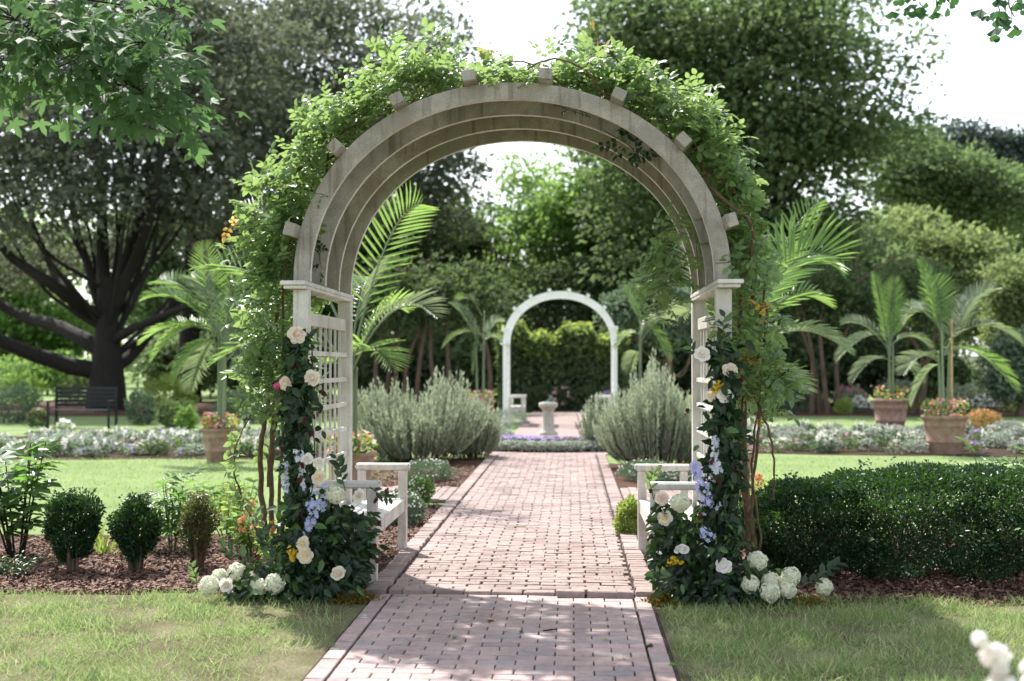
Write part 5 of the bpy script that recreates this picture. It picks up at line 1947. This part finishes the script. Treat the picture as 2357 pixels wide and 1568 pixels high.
def upright(name, label, u, v, w, h, n, seed, lean=0.0):
    """silver green shrub of many upright needle-leaved stems"""
    r = np.random.default_rng(seed)
    p = G(u, v)
    s = S(p.y)
    rx, H = w / s / 2, h / s
    A = thing(name, label, 'shrub', p, 'silver lavender like shrubs by the path')
    T, D, L = [], [], []
    q = Q()
    for i in range(n):
        a = r.uniform(0, 6.28)
        rr = r.uniform(0, 1) ** .5
        b = np.array([p.x + .55 * rx * rr * math.cos(a), p.y + .4 * rx + .5 * rx * rr * math.sin(a), 0])
        hh = H * (1 - .38 * rr ** 2) * r.uniform(.6, 1.0) * (1 + .16 * math.sin(a * 2 + seed * 1.7) + .1 * math.sin(b[0] * 7 + seed))
        e = np.array([p.x + rx * rr * math.cos(a) * r.uniform(.85, 1.35), p.y + .4 * rx + .9 * rx * rr * math.sin(a), hh])
        m = (b + e) / 2 + np.array([(e[0] - b[0]) * .25, (e[1] - b[1]) * .25, -.02])
        if i % 3 == 0:
            q.tube([b, m, e], [.007, .005, .002], 3)
        k = 40
        f = np.linspace(.2, 1, k)[:, None]
        P = (1 - f) ** 2 * b + 2 * f * (1 - f) * m + f ** 2 * e
        tg = norm(e - m)
        T.append(P)
        D.append(tg * 1.2 + norm(r.normal(size=(k, 3))) * .55)
    T, D = np.concatenate(T), np.concatenate(D)
    leafy(A, [leaf1(1, .26, .02), leaf1(1, .34, .04)], frames(D, r.normal(size=T.shape)), T, r.uniform(.05, .095, len(T)), MAT['lavender'], 0, T[:, 1])
    q.build('stems', MAT['bark_brown'], A, False, 'stuff')


upright('silver_shrub', 'big silver green upright shrub beside the path on the bench side, taller of its pair', 955, 1068, 300, 205, 620, 1)
upright('silver_shrub', 'lower silver green shrub leaning over the path edge towards the round bed', 1085, 1058, 130, 125, 260, 2)
upright('silver_shrub', 'big silver green upright shrub beside the path on the hedge side', 1510, 1082, 250, 225, 620, 3)
upright('silver_shrub', 'smaller silver green shrub between the sundial and the bigger silver shrub', 1395, 1040, 110, 130, 260, 4)
GC = 'pale ground cover mounds along the brick path'
for i, (u, v, w, h, m, t) in enumerate([(985, 1112, 120, 48, 'sage', 'pale white green mound behind the far end of the bench by the canes'), (925, 1215, 100, 75, 'sage', 'frothy pale green mound under the seat of the bench by the canes'), (960, 1165, 70, 60, 'bright', 'fresh green low mound just past the front leg of the bench'),
                                     (1490, 1110, 130, 45, 'sage', 'pale white green mound seen under the hedge-side bench arm'), (1450, 1240, 62, 85, 'lime', 'yellow green mound against the hedge-side bench leg'), (905, 1068, 70, 26, 'bright', 'small green mound with violet flowers by the bench end'), (1170, 985, 90, 40, 'silver', 'silver mound between the sundial and the far bench'), (1150, 1030, 70, 42, 'silver', 'white silver mound at the edge of the round bed'), (1560, 1120, 90, 40, 'sage', 'pale mound hidden behind the lavender delphinium')]):
    shrub('ground_cover', t, 'ground cover', u, v, w, h, m, 2600, .03, None, GC, i, .9, [('white_p', 70, .014)] if m != 'lime' else None)
# round bed: violets ringed by silver green
cx, cyy = 0.0, 15.3
for i in range(26):
    a = -math.pi * .02 - math.pi * .96 * i / 25
    if i == 0:
        edge = thing('edging_plant', 'pale green cushion plant edging the round violet bed', 'bedding plant', (0, 0, 0), 'cushion plants round the violet bed')
        T = rdir(420, .3) * np.array([.2, .2, .17]) + np.array([0, 0, .1])
        leafy(edge, BROAD, frames(rdir(420, .5), rng.normal(size=(420, 3)) + up3), T, rng.uniform(.04, .07, 420), MAT['silver'], 0, T[:, 1])
        o = edge
    else:
        o = dup(edge, (0, 0, 0), rz=random.uniform(0, 6))
    o.location = (cx + 1.72 * math.cos(a), cyy + 1.72 * math.sin(a), .03)
    o.scale = (1, 1, .62)
for i in range(44):
    if i == 0:
        vio = thing('violet_plant', 'low purple flowered plant in the round bed before the sundial', 'bedding plant', (0, 0, 0), 'violets in the round bed')
        T = rdir(160, .3) * np.array([.16, .16, .12]) + np.array([0, 0, .1])
        leafy(vio, BROAD, frames(rdir(160, .5), rng.normal(size=(160, 3)) + up3), T, rng.uniform(.05, .08, 160), MAT['sage'], 0, T[:, 1])
        T = rdir(18, .8) * np.array([.17, .17, .16]) + np.array([0, 0, .16])
        z = rdir(18, .6)
        x = norm(np.cross(z, rng.normal(size=z.shape)))
        leafy(vio, ST, np.stack([x, np.cross(z, x), z], 2), T, rng.uniform(.022, .036, 18), MAT['purple'], 0, T[:, 1], 'floret', 'blossoms')
        o = vio
    else:
        o = dup(vio, (0, 0, 0), rz=random.uniform(0, 6))
    a = random.uniform(-math.pi, 0)
    rr = 1.45 * random.uniform(.3, 1) ** .5
    o.location = (cx + rr * math.cos(a), cyy - .2 + rr * math.sin(a) * .8, .04)
    o.scale = (1, 1, .7)

# sundial
sp = W(1262, 990, gy(25.6))
sp.z = .1
D_ = thing('sundial', 'pale stone pedestal sundial with greenish metal plate in the round bed', 'sundial', sp)
Q().lathe(sp, [(.2, 0), (.2, .06), (.16, .08), (.15, .1), (.125, .14), (.115, .5), (.12, .52)], 24).build('pedestal', MAT['stone'], D_, False)
q = Q().lathe(sp, [(.12, .5), (.135, .53), (.15, .55), (.185, .58), (.195, .6), (.195, .66), (.18, .67), (.01, .675)], 24)
q.build('capital', MAT['stone'], D_, False)
Q().lathe(sp, [(.13, .677), (.13, .687), (.01, .69)], 24).build('dial_plate', MAT['bronze'], D_, False)
q = Q().box((sp.x + .02, sp.y, sp.z + .74), (.2, .008, .022), np.array(Euler((0, -.75, 0)).to_matrix()))
q.box((sp.x + .07, sp.y, sp.z + .73), (.012, .008, .1))
q.build('gnomon', MAT['bronze'], D_)
# end of the far path
e = thing('stone_kerb', 'low pale stone kerb closing the far end of the brick path', 'kerb', (1.0, 38.6, 0))
Q().bbox((.9, 38.6, .12), (3.4, .4, .24), .02).build('coping', MAT['stone'], e)


def proto_plant(name, label, cat, group, leaf, n, ls, rad, h, fl=None, spikes=False):
    A = thing(name, label, cat, (0, 0, 0), group)
    T = rdir(n, .3) * np.array([rad, rad, h * .5]) + np.array([0, 0, h * .45])
    T = T[T[:, 2] > .01]
    leafy(A, BROAD, frames(rdir(len(T), .5), rng.normal(size=T.shape) + up3), T, rng.uniform(.7, 1.3, len(T)) * ls, MAT[leaf], 0, T[:, 1])
    if fl:
        m, k, fs = fl
        if spikes:
            T = []
            for i in range(6):
                a = random.uniform(0, 6.28)
                x, y = rad * .7 * math.cos(a), rad * .7 * math.sin(a)
                hh = h * random.uniform(1.0, 1.5)
                for j in range(k // 6):
                    T.append((x + random.gauss(0, .014), y + random.gauss(0, .014), h * .6 + (hh - h * .5) * j / (k // 6)))
            T = np.array(T)
        else:
            T = rdir(k, .7) * np.array([rad, rad, h * .55]) + np.array([0, 0, h * .5])
        z = norm(rdir(len(T), .4) + np.array([0, -.4, 0]))
        x = norm(np.cross(z, rng.normal(size=z.shape)))
        leafy(A, ST, np.stack([x, np.cross(z, x), z], 2), T, rng.uniform(.8, 1.2, len(T)) * fs, MAT[m], 0, T[:, 1], 'floret', 'blossoms')
    return A


KINDS = ['white flower spikes', 'purple flowered plant', 'silver leaved cushion', 'white flowered plant', 'pink flowered plant', 'plain green plant']


def bed(where, x0, x1, f0, f1, n, seed, zones):
    r = random.Random(seed)
    G_ = 'bedding plants in the bed ' + where
    P = [proto_plant('white_salvia', 'white flower spikes over green leaves, bedding plant ' + where, 'bedding plant', G_, 'sage', 130, .07, .17, .3, ('white_p', 54, .022), True),
         proto_plant('purple_petunia', 'low purple flowered bedding plant ' + where, 'bedding plant', G_, 'maple_far', 130, .06, .18, .22, ('purple', 24, .035)),
         proto_plant('dusty_miller', 'silver white leaved cushion, bedding plant ' + where, 'bedding plant', G_, 'silver', 190, .075, .2, .28),
         proto_plant('white_petunia', 'low white flowered bedding plant ' + where, 'bedding plant', G_, 'maple_far', 130, .06, .18, .24, ('white_p', 34, .035)),
         proto_plant('pink_begonia', 'low pink flowered bedding plant ' + where, 'bedding plant', G_, 'sage', 130, .06, .17, .22, ('pink', 20, .032)),
         proto_plant('green_bedding', 'plain dark green leafy bedding plant ' + where, 'bedding plant', G_, 'dark_leaf', 150, .07, .19, .26)]
    used = set()
    for i in range(n):
        f = (i % 4 + r.uniform(.1, .9)) / 4
        x = x0 + (x1 - x0) * r.random()
        y = f0(x) * (1 - f) + f1(x) * f
        pr = [(.24, .26, .12, .14, .06, .18), (.26, .1, .3, .2, .08, .06), (.24, .05, .45, .16, .08, .02), (.3, .1, .35, .15, .08, .02)][min(3, int(f * 4))]
        j = r.choices(range(6), pr)[0]
        if j not in used:
            used.add(j)
            o = P[j]
        else:
            o = dup(P[j], (0, 0, 0), rz=r.uniform(0, 6.28), s=(1, 1, r.uniform(.62, .95)))
        o.location = (x, y, .01)
        row = ('front edge', 'second row', 'third row', 'back edge')[min(3, int(f * 4))]
        zs = zones[min(len(zones) - 1, int((x - x0) / (x1 - x0) * len(zones)))]
        o['label'] = KINDS[j] + ' at the ' + row + ' of the bed ' + zs
    for j in range(6):
        if j not in used:
            P[j].location = ((x0 + x1) / 2 + .2 * j, f0((x0 + x1) / 2) + 1, .01)


bed('left of the arbor', -10.5, -3.4, lambda x: 11.75 + wob(x, .12, .9, 1) + .03 * (x + 8) ** 2, lambda x: 17.6 - .04 * (x + 8) ** 2, 210, 1, ('under the lobed leaf shrub', 'in line with the black bench', 'below the oak trunk', 'between oak and tall palm', 'beside the tall lush palm', 'seen through the bare rose canes'))
bed('behind the hedge', 3.8, 12.5, lambda x: 13.05 + wob(x, .12, .9, 3) + .02 * (x - 9) ** 2, lambda x: 20.6 - .04 * (x - 9) ** 2, 210, 2, ('beside the hedge-side rose canes', 'below the grey green mound', 'before the farther pot', 'beside the nearest free standing pot', 'by the orange coleus', 'at the picture edge'))
for i, (u, v, h, t) in enumerate([(145, 1003, 52, 'cluster of tall white rose blooms before the black bench'), (418, 1010, 36, 'single white rose bloom standing above the lawn bed'), (162, 1010, 24, 'low white bloom under the tall white cluster')]):
    shrub('white_rose_bush', t, 'rose bush', u, v + 22, 46 - 8 * i, h, 'bright', 160, .06, None, 'white roses in the lawn bed', i, .8, [('white_p', 14, .07)], .5)
SHR = [('round_shrub', 'grey green round mound shrub in the far border beside the hedge-side canes', 1830, 950, 150, 62, 'sage', 2600, .09, None),
       ('dark_shrub', 'dark green low shrub band behind the grey green mound', 1880, 928, 160, 55, 'dark_leaf', 1600, .13, None),
       ('flower_shrub', 'grey leaved shrub with reddish plumes in the far border', 1960, 945, 70, 52, 'lavender', 900, .09, [('hotpink', 30, .06)]),
       ('lime_shrub', 'small lime shrub in the far border left of the farther pot', 1945, 955, 40, 34, 'lime', 500, .08, None),
       ('white_flower_clump', 'white flower clump nearest the grey green mound in the far border', 1980, 950, 36, 34, 'sage', 300, .08, [('white_p', 90, .05)]),
       ('white_flower_clump', 'white flower clump just left of the farther pot', 2022, 952, 32, 32, 'sage', 300, .08, [('white_p', 90, .05)]),
       ('lime_shrub', 'lime shrub between the two pots in the far border', 2110, 950, 44, 38, 'lime', 600, .09, None),
       ('grey_shrub', 'silver grey shrub behind the farther pot', 2070, 940, 90, 60, 'lavender', 1200, .1, None),
       ('grey_shrub', 'silver grey shrub behind the nearest free standing pot', 2220, 945, 80, 55, 'lavender', 1100, .1, None),
       ('green_shrub', 'rounded yellow green shrub under the pale building', 2230, 915, 110, 62, 'bright', 1600, .12, None),
       ('white_flower_clump', 'pair of white flower clumps under the pale building', 2270, 948, 56, 34, 'sage', 400, .08, [('white_p', 120, .05)]),
       ('white_flower_clump', 'white flower clump close to the picture edge in the far border', 2300, 948, 36, 34, 'sage', 300, .08, [('white_p', 90, .05)]),
       ('lime_shrub', 'lime shrub at the picture edge of the far border', 2335, 950, 40, 34, 'lime', 500, .09, None),
       ('orange_coleus', 'orange and yellow leaved low bush beside the nearest free standing pot', 2270, 992, 84, 42, 'coleus', 1500, .06, [('orange', 50, .04)]),
       ('dark_shrub', 'dark shrub at the picture edge under the weeping tree', 2340, 930, 80, 60, 'dark_leaf', 1000, .12, None),
       ('grey_shrub', 'grey shrub at the picture edge before the black bench', 25, 975, 110, 85, 'sage', 1300, .09, None),
       ('green_shrub', 'sunlit green shrub at the picture edge under the oak limbs', 40, 935, 110, 75, 'bright', 1300, .12, None),
       ('dark_shrub', 'dark shrub behind the black bench at the foot of the oak', 175, 935, 110, 70, 'dark_leaf', 1300, .12, None),
       ('green_shrub', 'pale green rounded shrub between the oak trunk and the tall lush palm', 385, 950, 120, 78, 'lime', 1700, .11, None),
       ('grey_shrub', 'grey shrub right beside the black bench end', 320, 978, 70, 72, 'sage', 1100, .09, None),
       ('dark_shrub', 'dark shrub under the pale rounded shrub', 400, 985, 90, 60, 'dark_leaf', 1000, .1, None),
       ('lime_shrub', 'lime shrub beside the stem of the tall lush palm', 425, 990, 44, 50, 'bright', 600, .08, None),
       ('grey_shrub', 'grey shrub behind the stem of the tall lush palm', 540, 975, 110, 70, 'sage', 1300, .1, None),
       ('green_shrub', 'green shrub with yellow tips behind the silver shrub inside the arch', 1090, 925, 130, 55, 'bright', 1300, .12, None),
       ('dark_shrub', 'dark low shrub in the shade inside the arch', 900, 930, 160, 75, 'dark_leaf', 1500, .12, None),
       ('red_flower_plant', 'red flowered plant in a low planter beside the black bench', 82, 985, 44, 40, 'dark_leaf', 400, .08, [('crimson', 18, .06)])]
for i, (nm, t, u, v, w, h, m, n, ls, fl) in enumerate(SHR):
    shrub(nm, t, 'shrub', u, v, w, h, m, n, ls, None, 'shrubs of the far border', i, .8, fl)
# tall clipped hedge behind the far arbor, sunlight on its top painted in with lighter leaves
Yh = 34
r = np.random.default_rng(8)
A = thing('tall_hedge', 'tall hedge with sunlit yellow green top behind the far arbor', 'hedge', (FX, Yh, 0))
c0, c1 = W(1150, 900, Yh), W(1440, 900, Yh)
ztop = W(1290, 770, Yh).z
n = 22000
T = np.stack([r.uniform(c0.x, c1.x, n), Yh + r.uniform(-1, 1, n), ztop * r.uniform(0, 1, n) ** .6], 1)
T[:, 2] += .2 * np.sin(T[:, 0] * 3) + .12 * np.sin(T[:, 0] * 8)
T = T[(np.abs(T[:, 1] - Yh) > .3) | (T[:, 2] > ztop - .5)]
n = len(T)
leafy(A, BROAD, frames(rdir(n, .4), r.normal(size=(n, 3)) * .5 + np.array([0, -.2, .8])), T, r.uniform(.14, .26, n), MAT['maple_far'], 0, T[:, 1])
m = 2600  # lime fresh growth over the top third, its colour standing in for sunlight
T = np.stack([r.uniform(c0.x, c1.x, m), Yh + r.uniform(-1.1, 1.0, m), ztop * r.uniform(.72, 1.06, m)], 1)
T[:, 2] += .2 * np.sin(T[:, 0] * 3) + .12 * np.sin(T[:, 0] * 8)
scatter('sunlit_young_shoots', BROAD, frames(rdir(m, .6), r.normal(size=(m, 3)) * .5 + np.array([0, -.2, .8])), T, r.uniform(.14, .24, m), MAT['lime'], A, None)
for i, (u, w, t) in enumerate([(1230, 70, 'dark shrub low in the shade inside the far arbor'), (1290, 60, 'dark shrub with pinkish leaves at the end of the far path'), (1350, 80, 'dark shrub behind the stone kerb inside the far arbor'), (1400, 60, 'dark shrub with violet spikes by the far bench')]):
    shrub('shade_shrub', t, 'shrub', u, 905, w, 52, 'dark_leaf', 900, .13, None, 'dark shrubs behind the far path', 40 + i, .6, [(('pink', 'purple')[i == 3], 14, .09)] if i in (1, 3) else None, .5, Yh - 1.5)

# black bench at the oak
p0 = G(188, 985)
s_ = S(p0.y)
wb = 150 / s_
A = thing('park_bench', 'black metal bench in the shade at the foot of the big oak', 'bench', p0)
MB = MAT['dark_metal']
for k in range(5):
    Q().box((p0.x, p0.y - .22 + .1 * k, .44), (wb, .08, .025)).build('slat', MB, A)
for k in range(5):
    Q().box((p0.x, p0.y + .27 + .02 * k, .56 + .1 * k), (wb, .025, .075)).build('back_slat', MB, A)
for sx in (-1, 1):
    x = p0.x + sx * wb * .48
    q = Q().box((x, p0.y - .22, .32), (.05, .05, .64))
    q.box((x, p0.y + .28, .5), (.05, .06, 1.0))
    q.box((x, p0.y + .02, .655), (.06, .55, .035))
    q.build('leg', MB, A)
# pale building far behind the palms
b0 = W(2265, 880, gy(75))
b0.z = 0
A = thing('pale_building', 'long low pale building glimpsed far behind the potted palms', 'building', b0)
zt = W(2265, 775, gy(75)).z
WALL = plain('pale_wall', (.7, .69, .68), .7)
Q().box((b0.x, b0.y + 2, zt * .32), (5.2, 4, zt * .64)).build('wall', WALL, A)
q = Q()
hz, hx = zt * .64, 2.75
q.add([(b0.x - hx, b0.y - .2, hz), (b0.x + hx, b0.y - .2, hz), (b0.x + hx, b0.y + 2, zt), (b0.x - hx, b0.y + 2, zt), (b0.x - hx, b0.y + 4.2, hz), (b0.x + hx, b0.y + 4.2, hz)], [(0, 1, 2, 3), (3, 2, 5, 4)])
q.build('roof', plain('pale_roof', (.62, .62, .63), .4), A)
Q().box((b0.x, b0.y - .3, zt * .42), (5.4, .1, .22)).build('rail', WALL, A)


# ------------------------------------------------------------------ trees overhead, just outside the frame
def overhead(name, label, foot, limbs_, tms, lsize, mat, nleaf, extra, seed, spread=.22, droop=.5):
    r = np.random.default_rng(seed)
    A = thing(name, label, 'tree', foot)
    q = Q()
    f = V3(foot)
    top = f + np.array([.2, .3, 4.6])
    limb(q, [f, f + np.array([.05, .1, 2.2]), top, top + np.array([.3, .6, 2.2])], .2, .06, 10)
    T, D = [], []
    for P, r0, own in limbs_:
        Pn = [V3(W(*p)) for p in P]
        Pi = limb(q, [top - np.array([0, 0, r.uniform(0, 1.2)])] + Pn if own else Pn, r0, .003, 6)
        start = len(Pi) // (len(Pn) + 1) if own else 0
        vis = Pi[start + 2:]
        k = nleaf
        f_ = r.uniform(0, 1, k) ** .9
        c = np.stack([np.interp(f_ * (len(vis) - 1), np.arange(len(vis)), vis[:, j]) for j in range(3)], 1)
        off = r.normal(0, 1, (k, 3)) * spread * np.array([1, 1.2, .55])
        T.append(c + off)
        D.append(norm(off) * .7 + np.array([.2, 0, -droop]) + r.normal(0, .3, (k, 3)))
        for m in range(0, k, 4):
            q.tube([c[m], c[m] + off[m] * .5 + np.array([0, 0, .03]), c[m] + off[m]], [.004, .003, .002], 3)
    for (cx, cy_, cz, rx, ry, rz, k) in extra:
        d = norm(r.normal(size=(k, 3))) * r.uniform(.3, 1, (k, 1))
        T.append(d * np.array([rx, ry, rz]) + np.array([cx, cy_, cz]))
        D.append(d + np.array([0, 0, -droop]))
    T, D = np.concatenate(T), np.concatenate(D)
    n = len(T)
    q.build('trunk', MAT['bark_dark'], A, False)
    Cv = (T - V3(CAM)) @ np.array(ROT)
    uu, vv = 1178.5 + F * Cv[:, 0] / -Cv[:, 2], 784 - F * Cv[:, 1] / -Cv[:, 2]
    score = np.where((uu > -20) & (uu < 2380) & (vv > -20), 0, 50) + np.linalg.norm(T - V3(CAM), axis=1)
    leafy(A, tms, frames(D, r.normal(size=(n, 3)) * .35 + np.array([-.1, -.55, .75])), T, r.uniform(.7, 1.2, n) * lsize, MAT[mat], 290, score)
    return A


ML = [([(-60, -60, -1.6), (50, 0, -1.5), (150, 82, -1.4), (250, 165, -1.3), (330, 212, -1.2), (355, 235, -1.1)], .022, True),
      ([(150, 82, -1.4), (230, 95, -1.4), (310, 98, -1.3), (395, 98, -1.2)], .008, False), ([(-40, 100, -1.2), (0, 135, -1.2), (60, 165, -1.1), (150, 185, -1.0)], .008, True),
      ([(100, -20, -.9), (260, 10, -.8), (380, 20, -.8)], .010, True), ([(250, 165, -1.3), (290, 215, -1.3), (340, 260, -1.3)], .006, False), ([(0, 20, -1.7), (60, 60, -1.7), (130, 120, -1.6)], .006, False)]
overhead('maple_tree', 'maple whose branch of sharp lobed leaves hangs into the top corner', (-5.4, -2.6, 0), ML, MAP, .12, 'maple', 95, [(-4.2, -2.2, 4.9, 2.2, 1.6, .8, 900), (-3.6, -3.6, 5.2, 1.6, 1.5, .7, 500)], 51, .17)
GKT = [ginkgo_tm(i) for i in range(3)]
GL_ = [([(2240, -60, -1.4), (2290, -20, -1.4), (2300, 20, -1.4), (2305, 55, -1.4)], .006, True), ([(2330, -40, -1.4), (2320, 10, -1.4), (2335, 40, -1.4)], .005, False), ([(2060, -50, -1.4), (2085, -20, -1.4), (2090, 2, -1.4)], .005, True), ([(2120, -50, -1.4), (2145, -20, -1.4), (2150, -5, -1.4)], .004, True)]
overhead('ginkgo_tree', 'ginkgo whose fan shaped leaves hang against the white sky', (5.6, -2.2, 0), GL_, GKT, .085, 'ginkgo', 17, [(4.3, -2.0, 5.0, 1.8, 1.5, .9, 500)], 52, .05, 1.2)

# litter on the front path
LIT = [(1045, 1478, 'curled brown leaf lying on the front bricks nearest the lawn with straw patches', 'rose_leaf'), (1195, 1465, 'dark twig fragment leaf near the middle of the front path', 'garland'), (1395, 1480, 'small brown crumpled leaf toward the hedge-side edge of the front path', 'straw'), (1505, 1500, 'thin curled leaf on the hedge-side border bricks', 'garland'),
       (1560, 1545, 'pale green leaf lying on the hedge-side border at the bottom', 'bright'), (1120, 1440, 'tiny pale leaf on the bricks below the seam', 'straw'), (1430, 1530, 'faded petal lying on the front bricks low in view', 'cream'), (905, 1530, 'faded petal lying on the bench-side half of the front path', 'cream'), (835, 1390, 'dry leaf in the bare soil beside the bench-side border', 'straw'), (770, 1500, 'small green leaf in the bare soil beside the front path', 'bright')]
for i, (u, v, t, m) in enumerate(LIT):
    p = G(u, v)
    o = thing('fallen_leaf', t, 'leaf', (p.x, p.y, .03))
    ORG[o] = np.zeros(3)
    b = link('blade', np_mesh('blade', *leaf2(.055, .03, .012, .25)), MAT[m], o)
    o.rotation_euler = (random.uniform(-.2, .2), random.uniform(-.2, .2), random.uniform(0, 6))
tw = thing('twig', 'short dark twig lying across the front bricks', 'twig', (0, 0, 0))
a, b = G(1250, 1464), G(1283, 1460)
Q().tube([(a.x, a.y, .03), ((a.x + b.x) / 2, a.y + .006, .034), (b.x, b.y, .03)], [.004, .005, .003], 5).build('stem', MAT['bark_dark'], tw, False)

# blurred white flower stalk close to the lens
wf = thing('white_flower_stalk', 'blurred white bell flower stalk very near the lens in the bottom corner', 'flower', W(2420, 1700, -5.3).xy.to_3d())
P = [W(2420, 1720, -5.3), W(2345, 1590, -5.3), W(2310, 1540, -5.3), W(2275, 1490, -5.3)]
base = Vector((P[0].x + .15, P[0].y, 0))
Q().tube([base] + P, .004, 5).build('stem', MAT['green_stem'], wf, False)
BELL = [(.002, 0), (.012, .004), (.016, .014), (.0145, .024), (.019, .031)]
for i, (u, v) in enumerate([(2262, 1478), (2280, 1488), (2268, 1508), (2292, 1512), (2275, 1532), (2305, 1530), (2290, 1552), (2318, 1548), (2308, 1572), (2335, 1565), (2300, 1590), (2352, 1550), (2330, 1592), (2356, 1580)]):
    c = W(u, v, -5.3 + random.uniform(-.03, .03))
    Q().lathe((0, 0, 0), BELL, 10).build('bell', MAT['white_p'], None, False)
    o = bpy.context.view_layer.objects.active if False else [x for x in COL.objects if x.name.startswith('bell')][-1]
    o.parent = wf
    o.location = c - wf.location
    o.rotation_euler = (random.uniform(.4, 2.2), random.uniform(-.6, .6), random.uniform(0, 6))
